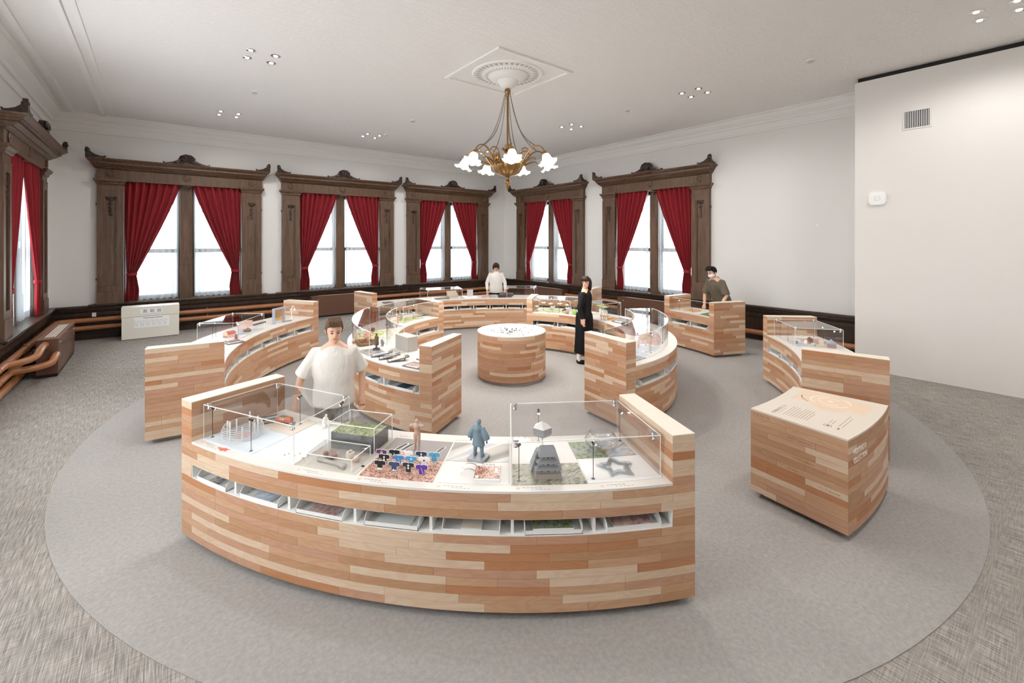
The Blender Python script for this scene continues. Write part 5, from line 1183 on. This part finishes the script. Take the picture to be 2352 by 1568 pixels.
b.build('tray', M_WOODI, e)
plate('tilted photo board on the right inner counter', 2.05, 108.5, .26, .18, 190, PH['grey'], .3, .012, ZS, 'photo boards on the right inner counter'); plate('second tilted photo board leaning against the carton', 2.22, 104.0, .24, .16, 190, PH['lake'], .35, .012, ZS, 'photo boards on the right inner counter')
e = exhibit('carton', 'pale carton behind the tilted photo boards', 'box', 2.36, 104.5, None, ZS, 0); b = MB(); b.bx(-.17, .17, -.06, .06, 0, .1); b.build('body', M_CAP, e); b = MB(); b.bx(-.172, .172, -.062, .062, .1, .106); b.build('lid', M_CAP, e)
for k in range(6):
    b = MB(); b.lathe([(0, .03), (.014, .03), (.018, 0)], 10); tag(place(b.build('lens_piece', M_STEEL), 1.96+.05*(k % 2), 99.5+1.4*(k//2), ZS, 0), 'small dark metal lens piece, %s of the six near the tilted boards' % ('first', 'second', 'third', 'fourth', 'fifth', 'last')[k], 'metal piece', 'metal lens pieces')
for k, (q, r, h) in enumerate(((52.0, 2.12, .085), (54.0, 2.10, .085), (57.5, 2.16, .095), (52.6, 2.27, .08), (55.5, 2.02, .07), (59, 2.05, .075))):
    e = exhibit('wooden_peg', 'pale wooden peg column, %s in the big curved case' % ('first', 'second', 'tallest', 'frontmost', 'small third', 'rearmost')[k], 'peg', r, q, 'pale wooden pegs', ZS+.003); b = MB(); b.lathe([(0, h), (.006, h), (.011, h-.008), (.011, .006), (.014, 0)], 12); b.build('column', M_CAP, e)
    b = MB(); b.lathe([(.0, .004), (.018, .004), (.018, 0)], 14); b.build('foot', M_PALE, e)
e = exhibit('cone_hill', 'small pale paper hill in the big curved case', 'model', 2.1, 75, None, ZS+.003); b = MB(); b.lathe([(.1, 0), (.06, .03), (.03, .06), (.0, .07)], 14, wob=lambda a, r, z: (r*(1+.15*cos(3*a)), z)); b.build('hill', mat('hill_tan', (190, 170, 150), .7), e)
e = exhibit('ring_plate', 'dark oval ring plate with a yellow centre near the end panel', 'plate', 2.22, 36.6, None, ZS+.003); b = MB(); b.lathe([(.05, 0), (.052, .006), (.075, .006), (.08, 0)], 28); b.build('ring', M_SLATE, e); b = MB(); b.lathe([(0, .003), (.05, .003)], 24); b.build('centre', mat('plate_yellow', (222, 190, 120), .6), e)
for k, (r, q) in enumerate(((2.33, 50), (2.33, 66), (2.0, 92), (2.3, 158), (1.95, 150))): rod_light(r, q, ('near the pegs in the big curved case', 'at the rounded side of the big curved case', 'at the far end of the big curved case', 'among the paper flowers', 'beside the driftwood')[k], .25, 70*k, .8 if k in (0, 3) else 0, P(2.1, q+3, ZS))
# right counter with house models
acrylic('large clear case over the little house models', [P(4.05, 74.0), P(4.05, 83.9), P(4.62, 83.9), P(4.62, 74.0)], ZS, 1.0, .005, True)
printed(cRR, PH['blue'], 4.08, 4.25, 74.5, 79); printed(cRR, PH['pink'], 4.26, 4.6, 76.5, 81.5); printed(cRR, MATS['white_print'], 4.06, 4.6, 82, 84)
for k, (q, r, c, c2, w, h, rf, d) in enumerate(((75.0, 4.30, (206, 212, 200), (176, 196, 176), .06, .04, 'dome', 'pale green domed house model'), (75.2, 4.40, (232, 214, 186), (232, 214, 186), .05, .07, 'gable', 'tall cream gabled house model'), (74.8, 4.51, (176, 150, 148), (168, 184, 200), .09, .05, 'gable', 'mauve house model with a light blue roof'), (78.5, 4.36, (150, 104, 76), (120, 78, 54), .05, .04, 'gable', 'brown hexagonal hut model'), (76.4, 4.24, (240, 238, 234), (240, 238, 234), .04, .05, 'dome', 'white dome house model'), (76.2, 4.12, (150, 158, 178), (130, 140, 160), .04, .06, 'flat', 'blue-grey drum model'))):
    e = exhibit('house_model', '%s in the case behind the guide block' % d, 'house model', r, q, 'little house models', ZS+.003, 60+8*k); b = MB()
    mw_ = mat('house_%d' % k, c, .6); mr = mat('house_roof_%d' % k, c2, .6)
    if rf == 'gable':
        b.bx(-w/2, w/2, -w*.6, w*.6, 0, h); b.build('walls', mw_, e); b = MB(); b.add([(-w/2-.006, -w*.6-.006, h), (w/2+.006, -w*.6-.006, h), (w/2+.006, w*.6+.006, h), (-w/2-.006, w*.6+.006, h), (0, -w*.6-.006, h+w*.5), (0, w*.6+.006, h+w*.5)], [(0, 4, 5, 3), (1, 2, 5, 4), (0, 1, 4), (2, 3, 5), (3, 2, 1, 0)]); b.build('roof', mr, e)
    else:
        b.lathe([(w/2, 0), (w/2, h*.6), (0, h*.6)], 20); b.build('walls', mw_, e); b = MB(); b.lathe([(w/2+.004, h*.6), (w*.4, h*(.9 if rf == 'dome' else .7)), (0, h*(1.1 if rf == 'dome' else .72))], 20); b.build('roof', mr, e)
e = exhibit('tree_figure', 'white branching tree figure among the house models', 'figurine', 4.2, 77.5, None, ZS+.003); b = MB(); b.tube([(0, 0, 0), (0, 0, .07), (0, 0, .10)], [.006, .005, .003], 6)
for k in range(6): a = k*1.05; b.tube([(0, 0, .05+.006*k), (.03*cos(a), .03*sin(a), .075+.006*k)], [.004, .002], 5)
b.build('tree', M_PALE, e)
for k, (r, q) in enumerate(((4.10, 83.0), (4.10, 79.5), (4.55, 82.5), (4.55, 79.0), (4.56, 75.5))): rod_light(r, q, 'in the house model case, %s' % ('beside the far end panel', 'midway along its front', 'at its back beside the end panel', 'midway along its back', 'behind the mauve house')[k], .215, 65*k, 1.0 if k in (0, 1) else 0, P(4.3, q-1, ZS))
# short counter before the olive-shirted visitor
b = MB(); carc(b, 4.02, 4.026, 108, 122, ZS, 1.0); b.build('front_sheet', M_ACRYL, cRB, True)
b = MB(); carc(b, 4.019, 4.027, 108, 122, 1.0, 1.004); b.build('sheet_edge', M_EDGE, cRB, True)
rod_light(4.10, 120.2, 'at the far end of the short counter', .21, 200); rod_light(4.12, 116.0, 'glaring in the middle of the short counter', .21, 0, 1.2, P(4.3, 114, ZS))
e = exhibit('wooden_board', 'flat wooden tray on the short counter', 'tray', 4.25, 117.6, None, ZS, 0); b = MB(); b.prism(rrect(.30, .2, .02), 0, .006); b.build('base', M_WOODI, e); b = MB()
for s in (-1, 1): b.bx(-.15, .15, s*.097-.004, s*.097+.004, .006, .018)
b.build('lip', M_WOODI, e)
printed(cRB, MATS['white_print'], 4.08, 4.6, 108, 114.5)
for k in range(3):
    e = exhibit('grass_tile', 'green felt tile, %s on the short counter' % ('nearest', 'middle', 'far')[k], 'felt tile', 4.06+.13*k, 110.2+.5*k, 'green felt tiles', ZS+.003, 10*k); b = MB(); b.bx(-.09, .09, -.055, .055, 0, .02); b.build('pad', mat('felt_green', (112, 142, 78), .9), e)
    b = MB(); rr = random.Random(k)
    for q in range(26): x, y = rr.uniform(-.085, .085), rr.uniform(-.05, .05); b.add([(x-.003, y, .02), (x+.003, y, .02), (x, y+.002, .034)], [(0, 1, 2)])
    o = b.build('blades', MATS['felt_green'], e); o['kind'] = 'stuff'
# tiny figures in the glowing well
rr = random.Random(11); fm = []
for k in range(3):
    b = MB(); h = .055+.014*k; b.lathe([(0, 0), (.007, 0), (.005, h*.5), (.0065, h*.72), (.0025, h*.8), (0, h*.8)], 8); mA = b.mesh('torso', mat('tiny_grey', (196, 194, 192), .6))
    b = MB(); b.ball((0, 0, h*.88), h*.13, 8, 6); mB = b.mesh('head', mat('tiny_dark', (96, 92, 90), .6)); fm.append((mA, mB))
for k in range(64):
    if k < 52: a, q = rr.random()*6.28, .2*sqrt(rr.random()); x, y = q*cos(a)*1.0-.06*cos(TH-pi/2), q*sin(a)
    else: a = rr.random()*6.28; x, y = .33*cos(a), .33*sin(a)
    e = thing('tiny_figure', 'tiny white standing figure with a dark head in the glowing table well', 'figurine', (CXY[0]+x, CXY[1]+y, .673), rr.random()*6, 'tiny figures in the table well'); ob('torso', fm[k % 3][0], e); ob('head', fm[k % 3][1], e)
    if k % 9 == 0: e.scale = (1.1, 1.1, 1.9)

# ---- lettering and map on the guide block
M_SEPIA = mat('sepia_print', (122, 98, 82), .7); M_MAP = mat('map_tan', (218, 194, 170), .7); M_MAPL = mat('map_light', (240, 222, 200), .7)
kz = ZS+.0005
def kflat(poly, m, name='printed_shape', dz=0): b = MB(); b.prism(poly, ZS, kz+dz); return b.build(name, m, cK, True)
def ktext(s, size, x, y, m=M_SEPIA): o = text(s, size, None, (x, y, kz+.0002), (0, 0, 0), m); o.parent = cK; o.matrix_parent_inverse = Matrix.Translation(cK.location).inverted(); return o
kflat([(4.62, 1.60), (4.62, 1.44), (4.58, 1.44)]+[(4.62+.13*cos(a), 1.30+.13*sin(a)) for a in [pi*.62+pi*.9*i/10 for i in range(11)]]+[(4.62, 1.17), (4.60, 1.16), (4.60, 1.06), (4.90, 1.06), (4.94, 1.12), (4.94, 1.60)], M_MAP, 'printed_map')
for r0, r1, a0, a1 in ((.165, .178, .3, 2.6), (.165, .178, 3.0, 4.4), (.10, .112, -.6, 1.7), (.10, .112, 2.2, 4.2), (.165, .178, 4.9, 5.9)):
    b = MB(); b.arc(r0*.85, r1*.85, a0, a1, ZS, kz+.0003, 14, 0, (4.77, 1.34)); b.build('map_ring', M_MAPL, cK, True)
b = MB(); b.lathe([(0, kz+.0003), (.02, kz+.0003), (.02, ZS)], 18, 0, Matrix.Translation((4.77, 1.34, 0))); b.build('map_dot', M_MAPL, cK, True)
b = MB(); b.arc(.2, .208, 1.7, 2.6, ZS, kz+.0004, 10, 0, (4.80, 1.36)); b.build('map_mark', M_SEPIA, cK, True)
ktext('北海道の見どころ', .034, 4.09, 1.545)
for k in range(9):
    b = MB(); y = 1.49-.021*k; w = .27-(.06 if k in (3, 8) else 0); b.bx(4.12, 4.12+w, y-.003, y+.002, ZS, kz); b.build('text_line', mat('text_brown', (172, 152, 138), .7), cK, True)
b = MB(); b.bx(4.12, 4.30, 1.522, 1.526, ZS, kz); b.build('text_line', MATS['text_brown'], cK, True)
for k in range(2):
    b = MB(); y = 1.19-.022*k; b.bx(4.20, 4.30, y-.003, y+.002, ZS, kz); y = 1.12-.024*k; b.bx(4.17, 4.50-.05*k, y-.003, y+.002, ZS, kz); b.build('text_line', MATS['text_brown'], cK, True)
b = MB(); b.lathe([(.028, ZS), (.028, kz), (.024, kz), (.024, ZS)], 24, 0, Matrix.Translation((4.14, 1.18, 0))); b.bx(4.13, 4.155, 1.17, 1.19, ZS, kz); b.build('legend_icon', M_SEPIA, cK, True)
b = MB(); b.bx(4.115, 4.145, 1.10, 1.115, ZS, kz); b.build('legend_icon', M_SEPIA, cK, True)
M_LET = mat('letter_white', (246, 240, 232), .4)
for k, s in enumerate(('HOKKAIDO', 'COLLECTION')):
    o = text(s, .058, None, P(4.672, 32.0, .618-.066*k), (pi/2, 0, ta(34)+pi/2), M_LET, .002, 'LEFT', 'raised_lettering', .80 if k == 0 else .735); o.parent = cK; o.matrix_parent_inverse = Matrix.Translation(cK.location).inverted()
A, Bq = P(3.95, 31.0), P(4.67, 31.0); dv = (Bq-A); rzk = atan2(dv.y, dv.x); nrm = Vector((sin(rzk), -cos(rzk), 0))
for row, s, tx in ((0, .03, 'キハダ Amur cork'), (2, .42, 'カラマツ Japanese larch'), (6, .03, 'ナラ Oak'), (5, .48, 'トドマツ Sakhalin fir'), (7, .42, 'カバ Birch'), (8, .72, 'シナノキ Basswood')):
    p = A+dv*s+nrm*.0125*0+nrm*.0008; p.z = ZW-(row+.62)*CH
    o = text(tx, .018, None, p, (pi/2, 0, rzk), mat('plank_ink', (110, 84, 64), .8), 0, 'LEFT', 'plank_lettering'); o.parent = cK; o.matrix_parent_inverse = Matrix.Translation(cK.location).inverted()

# ------------------------------------------------------------------ visitors
def rgbm(n, c, r=.8):
    if n in MATS: return MATS[n]
    m = mat(n, c, r, spec=.2); t = NT(m); c_ = t.mapping(t.coord(), (7, 7, 3.2)); t.set(Normal=t.bump(t.noise(c_, 1.6, 2, .5, .8), .55, .03)); return m
def hand(b, w, d, side, k, curl=.5):
    """palm and five fingers growing from wrist w along d"""
    d = Vector(d).normalized(); w = Vector(w); x = d.cross(Vector((0, 1, 0)));
    if x.length < .2: x = d.cross(Vector((1, 0, 0)))
    x.normalize(); n = x.cross(d).normalized()          # n: back of the hand
    b.tube([w-d*.02*k, w+d*.03*k, w+d*.085*k], [.024*k, .034*k, .036*k], 8)
    for i, (o, L) in enumerate(((-.028, .062), (-.010, .072), (.009, .068), (.027, .054))):
        p0 = w+d*.075*k+x*o*k; p1 = p0+(d*cos(curl*.4)-n*sin(curl*.4))*L*.5*k; p2 = p1+(d*cos(curl*1.3)-n*sin(curl*1.3))*L*.5*k
        b.tube([p0, p1, p2], [.0098*k, .0092*k, .0078*k], 6)
    t0 = w+d*.025*k-x*side*.028*k; b.tube([t0, t0+(d*.7-x*side*.7)*.038*k, t0+(d*.95-x*side*.45-n*.3)*.068*k], [.013*k, .0115*k, .009*k], 6)
def person(label, loc, face, H, lean=0.0, yaw=0.0, pitch=0.0, arms=None, top=None, sleeve='short', bottom=None, hair='short', hairc=(48, 36, 30), mask=False, shoes=None, skirt=False, stride=0.1, collar=False):
    f = Vector(face[:2]).normalized(); rz = atan2(f.x, -f.y)
    e = thing('person', label, 'person', loc, rz); k = H/1.7
    def up(x, y, z):
        dz = z-.92; return Vector((x*k, (y*cos(lean)-dz*sin(lean))*k, (.92+dz*cos(lean)+y*sin(lean))*k))
    L3 = lambda x, y, z: Vector((x*k, y*k, z*k))
    sk, sh, tr, hr = MB(), MB(), MB(), MB()
    # trunk
    tr_pts = [up(0, .0, .92), up(0, -.005, 1.05), up(0, 0, 1.2), up(0, .005, 1.33), up(0, .01, 1.42), up(0, .005, 1.47)]
    def trunk(b, g, rings=None):
        rings = rings or [(.86, .13, .09), (.90, .162, .112), (.97, .165, .118), (1.06, .15, .106), (1.18, .158, .112), (1.29, .178, .118), (1.36, .176, .108), (1.41, .15, .088), (1.445, .10, .07), (1.475, .06, .055)]
        n = 20; vs = []
        for z, rx, ry in rings: vs += [up((rx+g)*cos(2*pi*i/n), (ry+g)*sin(2*pi*i/n)*(1.08 if sin(2*pi*i/n) < 0 else 1), z) for i in range(n)]
        m_ = len(rings); b.add(vs, [tuple(range(n-1, -1, -1)), tuple((m_-1)*n+i for i in range(n))]+[(j*n+i, j*n+(i+1) % n, (j+1)*n+(i+1) % n, (j+1)*n+i) for j in range(m_-1) for i in range(n)])
    trunk(sk, 0)
    # head
    hc = up(0, -.015, 1.595); M = Matrix.Rotation(yaw, 3, 'Z') @ Matrix.Rotation(lean*.6+pitch, 3, 'X'); hd = lambda x, y, z: hc+M @ Vector((x*k, y*k, z*k))
    sk.tube([up(0, .01, 1.42), up(0, .0, 1.50), hd(0, .01, -.05)], [.06*k, .052*k, .055*k], 10)
    sk.ball(hd(0, .01, .025), (.076*k, .094*k, .092*k), 16, 12, 0, M); sk.ball(hd(0, -.015, -.045), (.058*k, .072*k, .072*k), 14, 10, 0, M); sk.ball(hd(0, -.068, -.085), (.026*k, .022*k, .02*k), 8, 6, 0, M)
    sk.tube([hd(0, -.083, .02), hd(0, -.102, -.022), hd(0, -.082, -.034)], [.009*k, .014*k, .01*k], 6)
    for s in (-1, 1): sk.ball(hd(s*.077, .012, -.005), (.012*k, .02*k, .032*k), 8, 6, 0, M)
    # arms
    for s, (el, wr, hdv) in zip((-1, 1), arms or (((-.27, .02, 1.12), (-.28, -.06, .88), (0, -.1, -1)), ((.27, .02, 1.12), (.28, -.06, .88), (0, -.1, -1)))):
        S = up(s*.168, .005, 1.378); E_ = up(*el); W_ = up(*wr)
        sk.tube([S, S.lerp(E_, .5), E_, E_.lerp(W_, .4), W_], [.052*k, .046*k, .038*k, .038*k, .026*k], 9); hand(sk, W_, hdv, s, k)
        fr = .72 if sleeve == 'short' else 1.0
        if sleeve == 'short': T_ = S.lerp(E_, .92); sh.tube([up(s*.09, .005, 1.375), S, S.lerp(E_, .5), T_], [.056*k, .064*k, .072*k, .082*k], 10)
        else: sh.tube([up(s*.09, .005, 1.375), S, S.lerp(E_, .5), E_, E_.lerp(W_, .5), W_.lerp(E_, .06)], [.056*k, .062*k, .059*k, .054*k, .05*k, .043*k], 10)
    # legs
    for s in (-1, 1):
        fy = -s*stride; hp, kn, an = L3(s*.09, .0, .90), L3(s*.095, -.02+fy*.4, .5), L3(s*.09, .02+fy, .09)
        sk.tube([hp, kn, kn.lerp(an, .4), an, L3(s*.09, .02+fy, .05)], [.082*k, .055*k, .052*k, .036*k, .036*k], 9); sk.ball(L3(s*.09, -.04+fy, .035), (.036*k, .10*k, .03*k), 8, 6)
        if not skirt: tr.tube([L3(s*.08, 0, .96), hp, kn, kn.lerp(an, .5), an.lerp(kn, .12)], [.09*k, .105*k, .082*k, .075*k, .07*k], 10)
        if skirt: so = MB(); so.tube([L3(s*.09, .02+fy, .06), L3(s*.09, .02+fy, .24)], [.043*k, .046*k], 10); so.build('sock', mat('white_sock', (226, 224, 222), .8), e)
        sb = MB(); fo = L3(s*.09, -.05+fy, .0)
        sb.ball(fo+Vector((0, .0, .04*k)), (.044*k, .128*k, .042*k), 12, 8); sb.tube([L3(s*.09, .03+fy, .04), L3(s*.09, .03+fy, .085)], [.044*k, .042*k], 8)
        sb.v = [(x, y, max(z, .0)) for x, y, z in sb.v]; remesh(sb, .008, 'shoe', rgbm('shoe_%d_%d_%d' % (shoes or (30, 28, 28)), shoes or (30, 28, 28), .6), e, 2)
    if skirt: tr.lathe([(0, 1.0*k), (.15*k, 1.0*k), (.165*k, .9*k), (.17*k, .6*k), (.19*k, .22*k), (.18*k, .2*k), (0, .2*k)], 20, 0, Matrix.Diagonal((.95, 1.05, 1, 1)), True, wob=lambda a, r, z: (r*(1+(.06*cos(6*a) if z < .7*k and r > .1*k else 0)), z))
    else:
        tr.ball(L3(0, 0, .93), (.175*k, .125*k, .12*k), 14, 8)
    loose = .0 if skirt else .022
    trunk(sh, .016, [(.90 if skirt else .84, .168+loose, .118+loose), (.97, .166+loose, .118+loose), (1.06, .155+loose, .108+loose), (1.18, .162+loose, .113+loose), (1.29, .18+loose*.6, .118+loose*.6), (1.36, .176+loose*.3, .108+loose*.3), (1.41, .125, .085), (1.445, .068, .062), (1.458, .052, .05)])
    remesh(sk, .0068, 'body', M_SKIN, e, 5)
    remesh(tr, .012, 'trousers' if not skirt else 'skirt', bottom, e, 4); remesh(sh, .0105, 'shirt', top, e, 5)
    if collar:
        c = MB(); c.lathe([(.10*k, -.02*k), (.085*k, .012*k), (.068*k, .022*k), (.06*k, 0)], 16, 0, Matrix.Translation(up(0, .005, 1.44)) @ Matrix.Rotation(lean, 4, 'X')); c.build('collar', top, e)
    # hair
    hr.ball(hd(0, .024, .048), (.084*k, .094*k, .078*k), 16, 10, 0, M)
    if hair == 'bob':
        for a in range(-7, 8):
            t = a/7*2.1; hr.tube([hd(.07*sin(t), .02+.075*cos(t), .07), hd(.092*sin(t), .02+.094*cos(t), .0), hd(.088*sin(t), .02+.088*cos(t), -.075)], [.022*k, .022*k, .014*k], 6)
        for s in (-2, -1, 0, 1, 2): hr.tube([hd(s*.016, -.03, .125), hd(s*.026, -.082, .09), hd(s*.032, -.096, .045)], [.026*k, .02*k, .012*k], 6)
    elif hair == 'long':
        for a in range(-7, 8):
            t = a/7*1.9; hr.tube([hd(.07*sin(t), .02+.075*cos(t), .07), hd(.09*sin(t), .02+.092*cos(t), .0), hd(.085*sin(t), .03+.085*cos(t), -.10), hd(.07*sin(t), .05+.07*cos(t), -.17)], [.022*k, .022*k, .018*k, .01*k], 6)
        for s in (-2, -1, 0, 1, 2): hr.tube([hd(s*.016, -.03, .125), hd(s*.028, -.084, .085), hd(s*.036, -.094, .035)], [.026*k, .02*k, .01*k], 6)
    else:
        for a in range(-5, 6):
            t = a/5*1.9; hr.tube([hd(.055*sin(t), .02+.065*cos(t), .085), hd(.078*sin(t), .02+.086*cos(t), .025), hd(.072*sin(t), .02+.082*cos(t), -.03)], [.022*k, .016*k, .007*k], 6)
        for s in (-2, -1, 0, 1, 2): hr.tube([hd(s*.02, .0, .13), hd(s*.026, -.07, .11), hd(s*.03, -.094, .072)], [.026*k, .022*k, .01*k], 6)
    remesh(hr, .0075, 'hair', rgbm('hair_%d_%d_%d' % hairc, hairc, .5), e, 2)
    for s in (-1, 1):
        b = MB(); b.ball(hd(s*.031, -.084, .008), (.011*k, .006*k, .006*k), 8, 6, 0, M); b.build('eye', mat('eye_dark', (40, 32, 30), .4), e)
        b = MB(); b.tube([hd(s*.016, -.092, .03), hd(s*.034, -.09, .034), hd(s*.048, -.08, .028)], [.003*k, .004*k, .002*k], 5); b.build('eyebrow', rgbm('hair_%d_%d_%d' % hairc, hairc), e)
    if mask:
        b = MB(); b.ball(hd(0, -.03, -.045), (.066*k, .076*k, .058*k), 16, 10, 0, M); b.build('face_mask', mat('mask_white', (238, 238, 238), .8), e)
    else:
        b = MB(); b.ball(hd(0, -.084, -.058), (.022*k, .008*k, .007*k), 10, 6, 0, M); b.build('lips', mat('lips', (178, 112, 100), .5), e)
    return e
P_cam = lambda X, d: (sin(TH)*X+cos(TH)*d, -cos(TH)*X+sin(TH)*d)
x, y = P_cam(-1.55, 4.0)
person('person in a loose white T-shirt walking between the two left counters', (x, y, .004), (-x, -y), 1.50, .10, .1, .2, (((-.31, .03, 1.12), (-.36, -.05, .88), (-.1, -.2, -1)), ((.27, .06, 1.13), (.27, -.02, .88), (0, -.1, -1))), rgbm('white_tee', (222, 217, 210)), 'short', rgbm('grey_trousers', (150, 148, 146)), 'short', (92, 66, 48), False, (60, 58, 58), False, .14)
x, y = P_cam(-.288, 12.27)
person('person in a white shirt with dark bobbed hair bowing over the back counter', (x, y, .0), (CXY[0]-x, CXY[1]-y), 1.58, .10, 0, .45, (((-.27, -.02, 1.12), (-.26, -.14, .92), (0, -.3, -1)), ((.27, -.02, 1.12), (.26, -.14, .92), (0, -.3, -1))), rgbm('white_shirt', (226, 222, 216)), 'long', rgbm('black_trousers', (36, 35, 36)), 'bob', (52, 42, 36), False, None, False, .04, True)
x, y = P_cam(1.40, 7.98); fc = Vector(P_cam(1, 0))+Vector(P_cam(0, -.35))
person('person dressed all in black with long dark hair walking beside the round table', (x, y, .004), fc, 1.54, .03, -1.75, .05, (((-.24, .06, 1.12), (-.24, -.02, .90), (0, -.1, -1)), ((.24, .05, 1.12), (.25, .0, .90), (0, -.1, -1))), rgbm('black_knit', (30, 29, 29)), 'long', rgbm('black_skirt', (22, 22, 23)), 'long', (50, 36, 28), False, (20, 19, 19), True, .07)
x, y = P_cam(4.60, 9.47)
person('person in an olive polo shirt and white mask leaning over the short counter', (x, y, .0), (CXY[0]-x, CXY[1]-y+.4), 1.70, .42, 0, .12, (((-.26, -.14, 1.12), (-.20, -.30, .95), (0, -.4, -1)), ((.27, -.10, 1.12), (.22, -.28, .98), (0, -.5, -1))), rgbm('olive_polo', (104, 96, 82)), 'short', rgbm('dark_trousers', (52, 50, 50)), 'short', (30, 26, 25), True, None, False, .05, True)
